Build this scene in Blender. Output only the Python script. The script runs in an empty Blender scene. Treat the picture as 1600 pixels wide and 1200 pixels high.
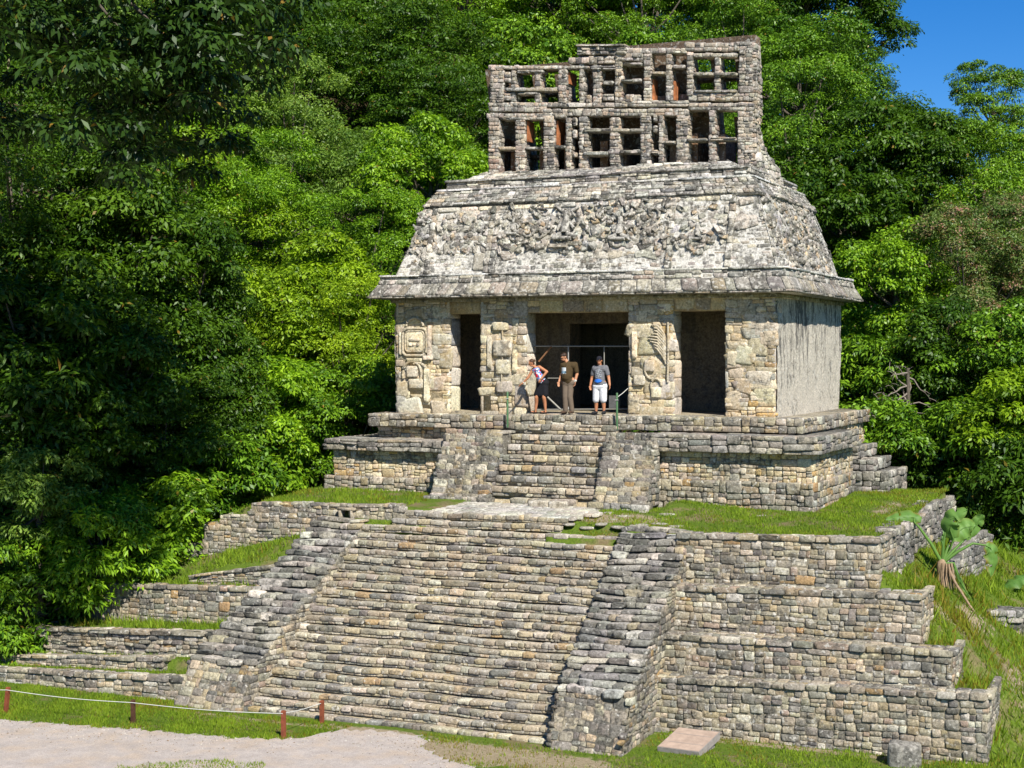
import bpy, math, random
import numpy as np
from mathutils import Vector, Matrix

# ------------------------------------------------------------------ camera, sky, sun
scene = bpy.context.scene
R = math.radians
FPX, YAW, HOR, EYE = 2437.0, R(24.3), 556.0, 1.72
PIT = math.atan((600 - HOR) / FPX)
CAM = np.array([17.40, -43.27, EYE])
cd = bpy.data.cameras.new('camera')
cd.sensor_width = 36.0
cd.lens = 36.0 * FPX / 1600.0
cd.clip_start, cd.clip_end = 0.5, 2000
co = bpy.data.objects.new('camera', cd)
scene.collection.objects.link(co)
co.location = CAM
co.rotation_euler = (R(90) - PIT, 0, YAW)
scene.camera = co

SUN_EL, SUN_AZ = R(44), R(45)            # azimuth measured from the facade's normal (-Y) towards +X
world = bpy.data.worlds.new('World')
scene.world = world
world.use_nodes = True
wn = world.node_tree
sky = wn.nodes.new('ShaderNodeTexSky')
sky.sky_type = 'NISHITA'
sky.sun_disc = False
sky.sun_elevation = SUN_EL
sky.sun_rotation = math.pi - SUN_AZ
sky.air_density, sky.dust_density, sky.ozone_density = 1.0, 0.0, 6.0
sky.altitude = 1200
hs = wn.nodes.new('ShaderNodeHueSaturation')
hs.inputs['Saturation'].default_value = 1.32
hs.inputs['Value'].default_value = 1.5
hs.inputs['Hue'].default_value = .508
wn.links.new(sky.outputs[0], hs.inputs['Color'])
wn.links.new(hs.outputs[0], wn.nodes['Background'].inputs[0])
wn.nodes['Background'].inputs[1].default_value = 0.052
sl = bpy.data.lights.new('sun', 'SUN')
sl.energy, sl.angle, sl.color = 5.0, R(0.53), (1.0, 0.955, 0.87)
so = bpy.data.objects.new('sun', sl)
scene.collection.objects.link(so)
to_sun = Vector((math.sin(SUN_AZ) * math.cos(SUN_EL), -math.cos(SUN_AZ) * math.cos(SUN_EL), math.sin(SUN_EL)))
so.rotation_euler = to_sun.to_track_quat('Z', 'Y').to_euler()
so.location = (30, -60, 60)
scene.view_settings.view_transform = 'Standard'
scene.view_settings.look = 'None'
scene.view_settings.exposure = 0.7
scene.view_settings.gamma = 1.0
cy = scene.cycles
cy.max_bounces, cy.diffuse_bounces, cy.glossy_bounces, cy.transmission_bounces = 5, 3, 2, 4
cy.caustics_reflective = cy.caustics_refractive = False

# ------------------------------------------------------------------ helpers
_fw = np.array([-math.sin(YAW) * math.cos(PIT), math.cos(YAW) * math.cos(PIT), -math.sin(PIT)])
_rt = np.array([math.cos(YAW), math.sin(YAW), 0.0])
_up = np.cross(_rt, _fw)
def ray(x, y): return (_fw * FPX + _rt * (x - 800) + _up * (600 - y)) / FPX
def onY(x, y, Y):
    d = ray(x, y); return CAM + (Y - CAM[1]) / d[1] * d
def onZ(x, y, Z):
    d = ray(x, y); return CAM + (Z - CAM[2]) / d[2] * d
def atD(x, y, D): return CAM + ray(x, y) * D

V3 = lambda *a: np.array(a, float)
COL = scene.collection

class MB:
    """collects pieces of one mesh: vertices, faces, a colour per vertex"""
    def __init__(s): s.v, s.f, s.c, s.n = [], [], [], 0
    def add(s, v, f, c):
        v = np.asarray(v, float).reshape(-1, 3)
        f = np.asarray(f, int)
        c = np.asarray(c, float)
        if c.ndim == 1: c = np.tile(c, (len(v), 1))
        s.v.append(v); s.f.append(f + s.n); s.c.append(c); s.n += len(v)
    def box(s, x0, x1, y0, y1, z0, z1, c):
        v = [(x, y, z) for x in (x0, x1) for y in (y0, y1) for z in (z0, z1)]
        s.add(v, [(0, 1, 3, 2), (4, 6, 7, 5), (0, 4, 5, 1), (2, 3, 7, 6), (0, 2, 6, 4), (1, 5, 7, 3)], c)
    def prism(s, poly, ax, a0, a1, c):
        """polygon (2D, other two axes in order) swept along axis ax"""
        n = len(poly); v = []
        for a in (a0, a1):
            for p in poly:
                q = list(p); q.insert(ax, a); v.append(q)
        s.add(v, [(i, (i + 1) % n, n + (i + 1) % n, n + i) for i in range(n)], c)
        s.fan(v[:n], c); s.fan(v[n:], c)
    def fan(s, pts, c):
        n = len(pts)
        m = np.mean(np.array(pts, float), axis=0)
        s.add(list(pts) + [m], [(i, (i + 1) % n, n) for i in range(n)], c)
    def tube(s, pts, rad, c, k=8, cap=True):
        pts = np.array(pts, float); n = len(pts)
        rad = np.full(n, rad) if np.isscalar(rad) else np.array(rad, float)
        vs = []
        for i in range(n):
            t = pts[min(i + 1, n - 1)] - pts[max(i - 1, 0)]
            t = t / (np.linalg.norm(t) + 1e-9)
            a = np.cross(t, (0, 0, 1.0) if abs(t[2]) < .9 else (1.0, 0, 0)); a /= np.linalg.norm(a)
            b = np.cross(t, a)
            for j in range(k):
                th = 2 * math.pi * j / k
                vs.append(pts[i] + rad[i] * (a * math.cos(th) + b * math.sin(th)))
        f = [(i * k + j, i * k + (j + 1) % k, (i + 1) * k + (j + 1) % k, (i + 1) * k + j) for i in range(n - 1) for j in range(k)]
        s.add(vs, f, c)
        if cap:
            s.fan(vs[:k], c); s.fan(vs[-k:], c)
    def grid(s, P, c):
        """P: (n,m,3)"""
        n, m = P.shape[:2]
        i, j = np.meshgrid(np.arange(n - 1), np.arange(m - 1), indexing='ij')
        a = (i * m + j).ravel()
        s.add(P.reshape(-1, 3), np.stack([a, a + m, a + m + 1, a + 1], 1), c)
    def build(s, name, mat, parent=None, smooth=True):
        me = bpy.data.meshes.new(name)
        off = np.zeros(3); q = parent
        while q: off += np.array(q.location); q = q.parent
        v = np.concatenate(s.v) - off; c = np.concatenate(s.c)
        lt = np.concatenate([np.full(len(f), f.shape[1]) for f in s.f])
        li = np.concatenate([f.ravel() for f in s.f])
        me.vertices.add(len(v)); me.vertices.foreach_set('co', v.astype(np.float32).ravel())
        me.loops.add(len(li)); me.loops.foreach_set('vertex_index', li.astype(np.int32))
        me.polygons.add(len(lt))
        me.polygons.foreach_set('loop_start', np.concatenate([[0], np.cumsum(lt)[:-1]]).astype(np.int32))
        me.polygons.foreach_set('loop_total', lt.astype(np.int32))
        me.polygons.foreach_set('use_smooth', np.full(len(lt), smooth))
        me.update(calc_edges=True)
        ca = me.color_attributes.new('col', 'FLOAT_COLOR', 'POINT')
        ca.data.foreach_set('color', np.concatenate([c, np.ones((len(c), 1))], 1).astype(np.float32).ravel())
        me.materials.append(mat)
        o = bpy.data.objects.new(name, me)
        COL.objects.link(o)
        if parent: o.parent = parent
        return o

def tag(o, label=None, cat=None, group=None, kind=None):
    if label: o['label'] = label
    if cat: o['category'] = cat
    if group: o['group'] = group
    if kind: o['kind'] = kind
    return o
def empty(name, loc=(0, 0, 0), label=None, cat=None, group=None):
    o = bpy.data.objects.new(name, None)
    COL.objects.link(o); o.location = loc
    o.empty_display_size = .3
    return tag(o, label, cat, group)

# ------------------------------------------------------------------ materials
def newmat(name):
    m = bpy.data.materials.new(name); m.use_nodes = True
    nt = m.node_tree
    return m, nt, nt.nodes['Principled BSDF']
def N(nt, t, **k):
    n = nt.nodes.new('ShaderNode' + t)
    for a, b in k.items(): setattr(n, a, b)
    return n
def noise(nt, vec, scale, detail=4, rough=.6):
    n = N(nt, 'TexNoise'); n.inputs['Scale'].default_value = scale
    n.inputs['Detail'].default_value = detail; n.inputs['Roughness'].default_value = rough
    if vec is not None: nt.links.new(vec, n.inputs['Vector'])
    return n.outputs['Fac']
def ramp(nt, fac, a, b, ca=(0, 0, 0, 1), cb=(1, 1, 1, 1)):
    r = N(nt, 'ValToRGB'); e = r.color_ramp.elements
    e[0].position, e[1].position = a, b; e[0].color, e[1].color = ca, cb
    nt.links.new(fac, r.inputs[0]); return r.outputs[0]
def mixc(nt, fac, a, b, mode='MIX'):
    m = N(nt, 'Mix', data_type='RGBA', blend_type=mode)
    for s, i in ((fac, 0), (a, 6), (b, 7)):
        if isinstance(s, (int, float)): m.inputs[i].default_value = s
        elif isinstance(s, tuple): m.inputs[i].default_value = s if len(s) == 4 else s + (1,)
        else: nt.links.new(s, m.inputs[i])
    return m.outputs[2]
def attr(nt, name='col'):
    a = N(nt, 'Attribute'); a.attribute_name = name; return a.outputs['Color']

def stone_mat(name, dark=.5, white=.35, moss=.0, bump=.5, streak=0., warm=0.):
    m, nt, b = newmat(name)
    L = nt.links
    tc = N(nt, 'TexCoord').outputs['Object']
    c = attr(nt)
    fine = noise(nt, tc, 16, 6, .7)
    c = mixc(nt, 1.0, c, ramp(nt, fine, .28, .72, (.42, .41, .39, 1), (1.42, 1.41, 1.39, 1)), 'MULTIPLY')
    gr = noise(nt, tc, 42, 4, .75)
    c = mixc(nt, 1.0, c, ramp(nt, gr, .30, .70, (.68, .67, .65, 1), (1.25, 1.24, 1.22, 1)), 'MULTIPLY')
    # weathering: dark lichen crust in patches
    big = noise(nt, tc, 1.3, 5, .65); mid = noise(nt, tc, 6.5, 5, .7)
    s = N(nt, 'Math', operation='ADD'); L.new(big, s.inputs[0]); L.new(mid, s.inputs[1])
    h = N(nt, 'Math', operation='MULTIPLY'); L.new(s.outputs[0], h.inputs[0]); h.inputs[1].default_value = .5
    dk = ramp(nt, h.outputs[0], .60 - .18 * dark, .68 - .17 * dark)
    dm = N(nt, 'Math', operation='MULTIPLY'); L.new(dk, dm.inputs[0]); dm.inputs[1].default_value = .78
    c = mixc(nt, dm.outputs[0], c, mixc(nt, ramp(nt, fine, .42, .6), (.055, .052, .045), (.15, .143, .125)))
    # pale lichen blotches
    if white > 0:
        w = noise(nt, tc, 9, 3, .55)
        wm = N(nt, 'Math', operation='MULTIPLY'); L.new(ramp(nt, w, .66 - .2 * white, .70 - .12 * white), wm.inputs[0]); wm.inputs[1].default_value = .7
        c = mixc(nt, wm.outputs[0], c, (.60, .57, .50))
    if warm > 0:
        o = noise(nt, tc, 2.1, 3, .6)
        wm = N(nt, 'Math', operation='MULTIPLY'); L.new(ramp(nt, o, .5, .66), wm.inputs[0]); wm.inputs[1].default_value = warm
        c = mixc(nt, wm.outputs[0], c, (.46, .29, .10))
    if streak > 0:
        mp = N(nt, 'Mapping'); L.new(tc, mp.inputs[0]); mp.inputs['Scale'].default_value = (1.35, 1.35, .2)
        st = noise(nt, mp.outputs[0], 3.0, 8, .72)
        sx_ = N(nt, 'SeparateXYZ'); L.new(tc, sx_.inputs[0])
        mr = N(nt, 'MapRange'); L.new(sx_.outputs[2], mr.inputs[0]); mr.inputs[1].default_value = .3; mr.inputs[2].default_value = 3.5; mr.inputs[3].default_value = -.07; mr.inputs[4].default_value = .07
        ad = N(nt, 'Math', operation='ADD'); L.new(st, ad.inputs[0]); L.new(mr.outputs[0], ad.inputs[1]); st = ad.outputs[0]
        sm = N(nt, 'Math', operation='MULTIPLY'); L.new(ramp(nt, st, .52, .63), sm.inputs[0]); sm.inputs[1].default_value = streak
        c = mixc(nt, sm.outputs[0], c, (.075, .072, .068))
    if moss > 0:
        g = noise(nt, tc, 3.3, 4, .6)
        gm = N(nt, 'Math', operation='MULTIPLY'); L.new(ramp(nt, g, .6, .7), gm.inputs[0]); gm.inputs[1].default_value = moss
        c = mixc(nt, gm.outputs[0], c, (.10, .13, .025))
    L.new(c, b.inputs['Base Color'])
    b.inputs['Roughness'].default_value = .93
    b.inputs['Specular IOR Level'].default_value = .15
    bp = N(nt, 'Bump'); bp.inputs['Strength'].default_value = bump; bp.inputs['Distance'].default_value = .05
    n2 = noise(nt, tc, 17, 10, .78)
    L.new(n2, bp.inputs['Height']); L.new(bp.outputs[0], b.inputs['Normal'])
    return m
M = {}
M['stone'] = stone_mat('weathered_limestone', dark=.56, white=.34, moss=.16, bump=.9, warm=.10)
M['stone_step'] = stone_mat('step_limestone', dark=.38, white=.26, moss=.08, bump=.85, warm=.12)
M['stone_grey'] = stone_mat('grey_crusted_limestone', dark=.66, white=.16, moss=.12, bump=.95)
M['stone_roof'] = stone_mat('roof_limestone', dark=.68, white=.55, moss=.06, bump=1.0)
M['stone_warm'] = stone_mat('warm_limestone', dark=.34, white=.36, bump=.8, warm=.30)
M['plaster'] = stone_mat('stained_plaster', dark=.36, white=.45, bump=1.0, streak=.9)
M['pavers'] = stone_mat('pale_pavers', dark=.16, white=.4, bump=.5)
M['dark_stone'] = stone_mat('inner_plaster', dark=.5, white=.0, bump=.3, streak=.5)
M['comb'] = stone_mat('comb_limestone', dark=.50, white=.5, bump=1.0, warm=.0)

def plain(name, col, rough=.7, var=.25, scale=12, spec=.3, bump=0, use_attr=False, metal=0):
    m, nt, b = newmat(name)
    tc = N(nt, 'TexCoord').outputs['Object']
    base = attr(nt) if use_attr else col + (1,)
    f = noise(nt, tc, scale, 4, .6)
    c = mixc(nt, 1.0, base, ramp(nt, f, .3, .7, (1 - var,) * 3 + (1,), (1 + var,) * 3 + (1,)), 'MULTIPLY')
    nt.links.new(c, b.inputs['Base Color'])
    b.inputs['Roughness'].default_value = rough
    b.inputs['Specular IOR Level'].default_value = spec
    b.inputs['Metallic'].default_value = metal
    if bump:
        bp = N(nt, 'Bump'); bp.inputs['Strength'].default_value = bump; bp.inputs['Distance'].default_value = .02
        nt.links.new(noise(nt, tc, scale * 3, 6, .7), bp.inputs['Height']); nt.links.new(bp.outputs[0], b.inputs['Normal'])
    return m

def leaf_mat(name, ca, cb, transl=.17, gloss=.28, rough=.45, pink=False):
    """ca: dark leaf, cb: light leaf; the leaf's own tint picks between them"""
    m, nt, b = newmat(name)
    L = nt.links
    a = N(nt, 'Attribute'); a.attribute_name = 'col'
    sep = N(nt, 'SeparateColor'); L.new(a.outputs['Color'], sep.inputs[0])
    c = mixc(nt, sep.outputs[0], ca + (1,), cb + (1,))
    oi = N(nt, 'ObjectInfo')
    c = mixc(nt, 1.0, c, ramp(nt, oi.outputs['Random'], 0, 1, (.80, .84, .75, 1), (1.2, 1.12, 1.1, 1)), 'MULTIPLY')
    # odd brown or yellow leaf
    c = mixc(nt, sep.outputs[1], c, (.22, .13, .02, 1))
    if pink:      # flower heads on part of the twigs
        f = noise(nt, N(nt, 'TexCoord').outputs['Object'], 1.6, 4, .7)
        fm = N(nt, 'Math', operation='MULTIPLY'); L.new(ramp(nt, f, .50, .60), fm.inputs[0]); L.new(sep.outputs[0], fm.inputs[1])
        c = mixc(nt, fm.outputs[0], c, (.42, .17, .16, 1))
    L.new(c, b.inputs['Base Color'])
    b.inputs['Roughness'].default_value = rough
    b.inputs['Specular IOR Level'].default_value = gloss
    tr = N(nt, 'BsdfTranslucent')
    L.new(mixc(nt, 1.0, c, (1.5, 1.65, .6, 1), 'MULTIPLY'), tr.inputs[0])
    mx = N(nt, 'MixShader'); mx.inputs[0].default_value = transl
    out = nt.nodes['Material Output']
    L.new(b.outputs[0], mx.inputs[1]); L.new(tr.outputs[0], mx.inputs[2]); L.new(mx.outputs[0], out.inputs[0])
    return m
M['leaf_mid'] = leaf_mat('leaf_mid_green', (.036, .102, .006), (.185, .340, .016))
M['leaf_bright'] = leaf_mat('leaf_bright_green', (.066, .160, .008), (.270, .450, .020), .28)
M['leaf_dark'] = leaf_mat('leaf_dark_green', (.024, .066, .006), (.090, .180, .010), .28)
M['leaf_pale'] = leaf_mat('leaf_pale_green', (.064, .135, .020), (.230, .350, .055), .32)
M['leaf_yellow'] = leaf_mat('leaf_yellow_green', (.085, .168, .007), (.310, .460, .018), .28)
M['leaf_shade'] = leaf_mat('leaf_shade_darkened', (.012, .034, .005), (.042, .090, .010), .15)  # the near boughs' own shade is put into this leaf colour
M['leaf_pink'] = leaf_mat('leaf_with_pink_flowers', (.046, .100, .018), (.150, .225, .050), .25, pink=True)
M['leaf_big'] = leaf_mat('banana_leaf', (.045, .13, .018), (.14, .27, .06), .3, .25, .5)
M['grass'] = leaf_mat('grass_blades', (.070, .135, .008), (.205, .300, .022), .3, .15, .7)
M['bark'] = plain('bark', (.10, .085, .065), .9, .4, 6, .1, .6)
M['dead_wood'] = plain('dead_wood', (.20, .17, .14), .9, .3, 9, .1, .4)

# grass ground: green with worn earth
def ground_mat():
    m, nt, b = newmat('turf'); L = nt.links
    tc = N(nt, 'TexCoord').outputs['Object']
    f = noise(nt, tc, 14, 6, .7)
    c = ramp(nt, f, .3, .7, (.055, .100, .010, 1), (.140, .195, .025, 1))
    e = noise(nt, tc, .9, 6, .62)
    c = mixc(nt, ramp(nt, e, .50, .62), c, ramp(nt, f, .3, .7, (.13, .10, .05, 1), (.24, .19, .10, 1)))
    a = attr(nt)
    sep = N(nt, 'SeparateColor'); L.new(a, sep.inputs[0])
    wn_ = N(nt, 'Math', operation='MULTIPLY_ADD'); L.new(noise(nt, tc, 4, 5, .7), wn_.inputs[0]); wn_.inputs[1].default_value = 1.2; L.new(sep.outputs[1], wn_.inputs[2])
    c = mixc(nt, ramp(nt, wn_.outputs[0], .85, 1.15), c, ramp(nt, f, .3, .7, (.20, .155, .085, 1), (.40, .33, .22, 1)))
    c = mixc(nt, sep.outputs[0], c, ramp(nt, f, .3, .7, (.030, .024, .012, 1), (.075, .058, .030, 1)))   # forest floor
    L.new(c, b.inputs['Base Color']); b.inputs['Roughness'].default_value = .95; b.inputs['Specular IOR Level'].default_value = .1
    bp = N(nt, 'Bump'); bp.inputs['Strength'].default_value = .8; bp.inputs['Distance'].default_value = .05
    L.new(noise(nt, tc, 30, 5, .7), bp.inputs['Height']); L.new(bp.outputs[0], b.inputs['Normal'])
    return m
M['turf'] = ground_mat()
def gravel_mat():
    m, nt, b = newmat('pale_gravel'); L = nt.links
    tc = N(nt, 'TexCoord').outputs['Object']
    f = noise(nt, tc, 45, 5, .75); g = noise(nt, tc, 1.6, 5, .6)
    c = ramp(nt, f, .3, .7, (.25, .215, .192, 1), (.52, .465, .425, 1))
    c = mixc(nt, ramp(nt, g, .45, .65), c, mixc(nt, 1.0, c, (.97, .90, .80, 1), 'MULTIPLY'))
    pt = noise(nt, tc, 3.2, 6, .72)
    c = mixc(nt, 1.0, c, ramp(nt, pt, .35, .65, (.86, .85, .83, 1), (1.14, 1.13, 1.11, 1)), 'MULTIPLY')
    sp = noise(nt, tc, 9, 6, .85)
    c = mixc(nt, ramp(nt, sp, .63, .70), c, (.17, .14, .08))
    L.new(c, b.inputs['Base Color']); b.inputs['Roughness'].default_value = .95
    bp = N(nt, 'Bump'); bp.inputs['Strength'].default_value = .6; bp.inputs['Distance'].default_value = .02
    L.new(f, bp.inputs['Height']); L.new(bp.outputs[0], b.inputs['Normal'])
    return m
M['gravel'] = gravel_mat()

# ------------------------------------------------------------------ masonry
PAL = {
 'mixed': [((.27, .24, .185), 4), ((.215, .20, .168), 4), ((.345, .30, .22), 3), ((.29, .235, .15), 1.6), ((.30, .20, .095), .35), ((.42, .39, .32), 1.5), ((.135, .125, .11), 1.8), ((.27, .21, .16), .6)],
 'grey':  [((.225, .212, .185), 4), ((.175, .165, .148), 3), ((.285, .268, .232), 3), ((.40, .38, .335), 1), ((.115, .11, .098), 2), ((.27, .23, .16), .7)],
 'step':  [((.315, .275, .205), 4), ((.265, .24, .19), 3.4), ((.345, .29, .195), 1.5), ((.235, .22, .188), 2.8), ((.30, .22, .125), .3), ((.41, .375, .305), 1.6), ((.165, .155, .134), 1.2)],
 'warm':  [((.45, .375, .25), 4), ((.37, .30, .19), 3), ((.49, .435, .325), 3), ((.38, .265, .12), .8), ((.32, .29, .245), 1.8), ((.42, .34, .25), 1)],
 'roof':  [((.30, .28, .24), 4), ((.20, .19, .168), 3), ((.39, .365, .315), 3), ((.33, .275, .21), 1), ((.115, .11, .098), 1.8), ((.49, .47, .43), 1.6)],
 'comb':  [((.34, .30, .25), 4), ((.235, .215, .188), 3), ((.385, .32, .255), 3), ((.29, .22, .165), 1), ((.14, .13, .118), 1.6), ((.46, .43, .38), .9)],
 'slab':  [((.26, .24, .212), 3), ((.32, .285, .23), 2), ((.205, .195, .175), 2.4), ((.34, .28, .19), .5)],
}
_g = np.array([-1, -.74, .74, 1.0])
_S = np.array([(x, y) for y in _g for x in _g])
_ringidx = [0, 1, 2, 3, 7, 11, 15, 14, 13, 12, 8, 4]
_TF = [(r * 4 + c, r * 4 + c + 1, r * 4 + c + 5, r * 4 + c + 4) for r in range(3) for c in range(3)]
_TF += [(_ringidx[i], 16 + i, 16 + (i + 1) % 12, _ringidx[(i + 1) % 12]) for i in range(12)]
_TF = np.array(_TF)
_xy = _S.copy()
for i in (0, 3, 12, 15): _xy[i] *= .90
_nf = np.array([1.0 if i in (5, 6, 9, 10) else (.15 if i in (0, 3, 12, 15) else .45) for i in range(16)])

def stones(mb, rects, mapf, rng, pal='mixed', d=(.02, .05), back=.10, gap=.007, jit=.10, rough=.24, rot=None, cols=None, bright=(.82, 1.18), vt=0.0):
    rc = np.asarray(rects, float)
    if len(rc) == 0: return
    n = len(rc)
    cu, cv = (rc[:, 0] + rc[:, 1]) / 2, (rc[:, 2] + rc[:, 3]) / 2
    hu, hv = np.maximum((rc[:, 1] - rc[:, 0]) / 2 - gap, .006), np.maximum((rc[:, 3] - rc[:, 2]) / 2 - gap, .006)
    dd = rng.uniform(d[0], d[1], n)
    off = rng.uniform(-jit, jit, (n, 4, 2))               # corner offsets
    x, y = _xy[:, 0], _xy[:, 1]
    wts = np.stack([(1 - x) * (1 - y), (1 + x) * (1 - y), (1 + x) * (1 + y), (1 - x) * (1 + y)]) / 4
    o = np.einsum('nkc,kp->npc', off, wts)
    px, py = x[None] + o[:, :, 0], y[None] + o[:, :, 1]
    px = px + rng.normal(0, .02, px.shape); py = py + rng.normal(0, .03, py.shape)
    lu, lv = px * hu[:, None], py * hv[:, None]
    if rot is not None:
        cr, sr = np.cos(rot)[:, None], np.sin(rot)[:, None]
        lu, lv = lu * cr - lv * sr, lu * sr + lv * cr
    u, v = cu[:, None] + lu, cv[:, None] + lv
    edge = np.minimum(np.minimum(hu, hv) * .24, .024)      # bevel depth relative
    nn = dd[:, None] - (1 - _nf[None]) * np.minimum(edge, dd + .02)[:, None] + rng.normal(0, rough, (n, 16)) * dd[:, None] * .6
    tilt = rng.normal(0, .16, (n, 2)) * dd[:, None]
    nn = nn + px * tilt[:, :1] + py * (tilt[:, 1:] + vt)
    U = np.concatenate([u, u[:, _ringidx]], 1); Vv = np.concatenate([v, v[:, _ringidx]], 1)
    NN = np.concatenate([nn, np.full((n, 12), -back)], 1)
    P = mapf(U.ravel(), Vv.ravel(), NN.ravel())
    if cols is None:
        pl = PAL[pal] if isinstance(pal, str) else pal
        w = np.array([q[1] for q in pl], float); w /= w.sum()
        base = np.array([q[0] for q in pl])[rng.choice(len(pl), n, p=w)]
        q_ = rng.uniform(0, 6, 4); tn = np.sin(cu * 1.15 + q_[0] + .8 * np.sin(cv * 1.3 + q_[1])) * np.sin(cv * 1.9 + q_[2]) + .5 * np.sin(cu * 2.7 + cv * 2.2 + q_[3])
        base = base * (1 + tn[:, None] * np.array([.15, .13, .08]))
        cols = (base * 1.30 + .012) * rng.uniform(bright[0], bright[1], (n, 1)) * rng.uniform(.96, 1.04, (n, 3))
    F = (_TF[None] + (np.arange(n) * 28)[:, None, None]).reshape(-1, 4)
    mb.add(P, F, np.repeat(cols, 28, axis=0))

def layout(L, H, h, w, rng, split=.10, tall=0.0):
    """rubble: loose courses of blocks, each block cut up again into single stones"""
    if H <= h[1] * 1.25 or split == 0: return layout_rows(L, H, h, w, rng, split)
    out = []
    def cut(u0, u1, v0, v1):
        a, b = u1 - u0, v1 - v0
        hm, wm = rng.uniform(h[0] * 1.25, h[1] * 1.6), rng.uniform(w[0] * 1.4, w[1] * 1.5)
        if b > hm and (b / hm > a / wm or a < wm) and b > 2 * h[0] * .7:
            m = v0 + b * rng.uniform(.36, .64); cut(u0, u1, v0, m); cut(u0, u1, m, v1)
        elif a > wm:
            m = u0 + a * rng.uniform(.36, .64); cut(u0, m, v0, v1); cut(m, u1, v0, v1)
        else: out.append((u0, u1, v0, v1))
    for r in layout_rows(L, H, (h[0] * 1.9, h[1] * 2.6), (w[0] * 2.2, w[1] * 2.4), rng, 0): cut(*r)
    return out
def layout_rows(L, H, h, w, rng, split=.10, tall=0.0):
    out = []; v = 0.0
    while v < H - 1e-6:
        hh = rng.uniform(*h)
        if H - v - hh < h[0] * .6: hh = H - v
        u = -rng.uniform(0, w[0]) * 0
        while u < L - 1e-6:
            ww = rng.uniform(*w) * (1 + .7 * (rng.random() < .12))
            if L - u - ww < w[0] * .6: ww = L - u
            q = rng.random()
            if q < split and hh > .13:
                m = v + hh * rng.uniform(.35, .65)
                out += [(u, u + ww, v, m), (u, u + ww, m, v + hh)]
            elif q < split * 1.6 and ww > .3:
                m = u + ww * rng.uniform(.35, .65)
                out += [(u, m, v, v + hh), (m, u + ww, v, v + hh)]
            else: out.append((u, u + ww, v, v + hh))
            u += ww
        v += hh
    return out

MORT = {'mixed': (.31, .275, .205), 'grey': (.22, .205, .172), 'step': (.42, .355, .24), 'warm': (.52, .44, .30), 'roof': (.66, .64, .595), 'comb': (.46, .42, .355), 'slab': (.19, .178, .152)}
def unit(a): a = np.asarray(a, float); return a / np.linalg.norm(a)

def face(mb, O, U, V, Nn, L, H, rng, h=(.12, .2), w=(.18, .42), pal='mixed', top=None, sl=0., sr=0., keep=None, mort=None,
         cap=None, wave=.018, bulge=.03, d=(.004, .042), back=.10, split=.1, jit=.17, core=True, bright=(.82, 1.18), gap=.006, vt=0.0):
    O, U, V, Nn = V3(*O), unit(U), unit(V), unit(Nn)
    ph = rng.uniform(0, 6, 4)
    topf = (lambda u: np.full_like(u, H)) if top is None else top
    def mapf(u, v, n):
        a = v / H
        lo, hi = a * sl, L - a * sr
        uu = lo + u / L * (hi - lo)
        vv = v * topf(uu) / H + wave * np.sin(uu * 2.3 + ph[0] + v * 2) * np.sin(np.clip(a, 0, 1) * math.pi)
        n2 = n + bulge * np.sin(uu * 1.1 + ph[1]) * np.sin(v * 1.7 + ph[2]) * np.where(n > -.05, 1, 1)
        return O + uu[:, None] * U + vv[:, None] * V + n2[:, None] * Nn
    if core:
        nu, nv = max(2, int(L / .4) + 1), max(2, int(H / .4) + 1)
        gu, gv = np.meshgrid(np.linspace(0, L, nu), np.linspace(0, H, nv), indexing='ij')
        P = mapf(gu.ravel(), gv.ravel(), np.zeros(gu.size)).reshape(nu, nv, 3)
        if keep is None: mb.grid(P, mort or MORT[pal])
        else:
            nu, nv = int(L / .06) + 2, int(H / .06) + 2
            gu, gv = np.meshgrid(np.linspace(0, L, nu), np.linspace(0, H, nv), indexing='ij')
            P = mapf(gu.ravel(), gv.ravel(), np.zeros(gu.size))
            i, j = np.meshgrid(np.arange(nu - 1), np.arange(nv - 1), indexing='ij')
            ok = keep((gu[:-1, :-1] + gu[1:, 1:]) / 2, (gv[:-1, :-1] + gv[1:, 1:]) / 2)
            a = (i * nv + j)[ok]
            mb.add(P, np.stack([a, a + nv, a + nv + 1, a + 1], 1), mort or MORT[pal])
    hb = H - (cap or 0)
    rc = np.array(layout(L, hb, h, w, rng, split))
    if keep is not None:
        rc = rc[keep((rc[:, 0] + rc[:, 1]) / 2, (rc[:, 2] + rc[:, 3]) / 2)]
    stones(mb, rc, mapf, rng, pal, d, back, gap, jit, bright=bright, vt=vt)
    if cap:
        rc = np.array(layout(L, cap, (cap, cap), (w[0] * 1.4, w[1] * 1.5), rng, 0))
        rc[:, 2:] += hb
        rc[:, 3] += rng.uniform(-.02, .025, len(rc))
        stones(mb, rc, mapf, rng, pal, (d[1], d[1] + .035), back, .006, .07, bright=bright)
    return mapf

def flags(mb, O, U, V, L, W, rng, size=(.25, .5), pal='grey', d=(.008, .03), keep=None, hgt=None, jit=.14):
    """flat stones seen from above: U x V plane, normal up"""
    O, U, V = V3(*O), unit(U), unit(V)
    def mapf(u, v, n):
        z = n if hgt is None else n + hgt(u, v)
        return O + u[:, None] * U + v[:, None] * V + z[:, None] * V3(0, 0, 1)
    rc = np.array(layout(L, W, size, (size[0], size[1] * 1.3), rng, .1))
    if keep is not None: rc = rc[keep((rc[:, 0] + rc[:, 1]) / 2, (rc[:, 2] + rc[:, 3]) / 2)]
    stones(mb, rc, mapf, rng, pal, d, .06, .009, jit, rough=.1)

X_, Y_, Z_ = V3(1, 0, 0), V3(0, 1, 0), V3(0, 0, 1)

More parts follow.
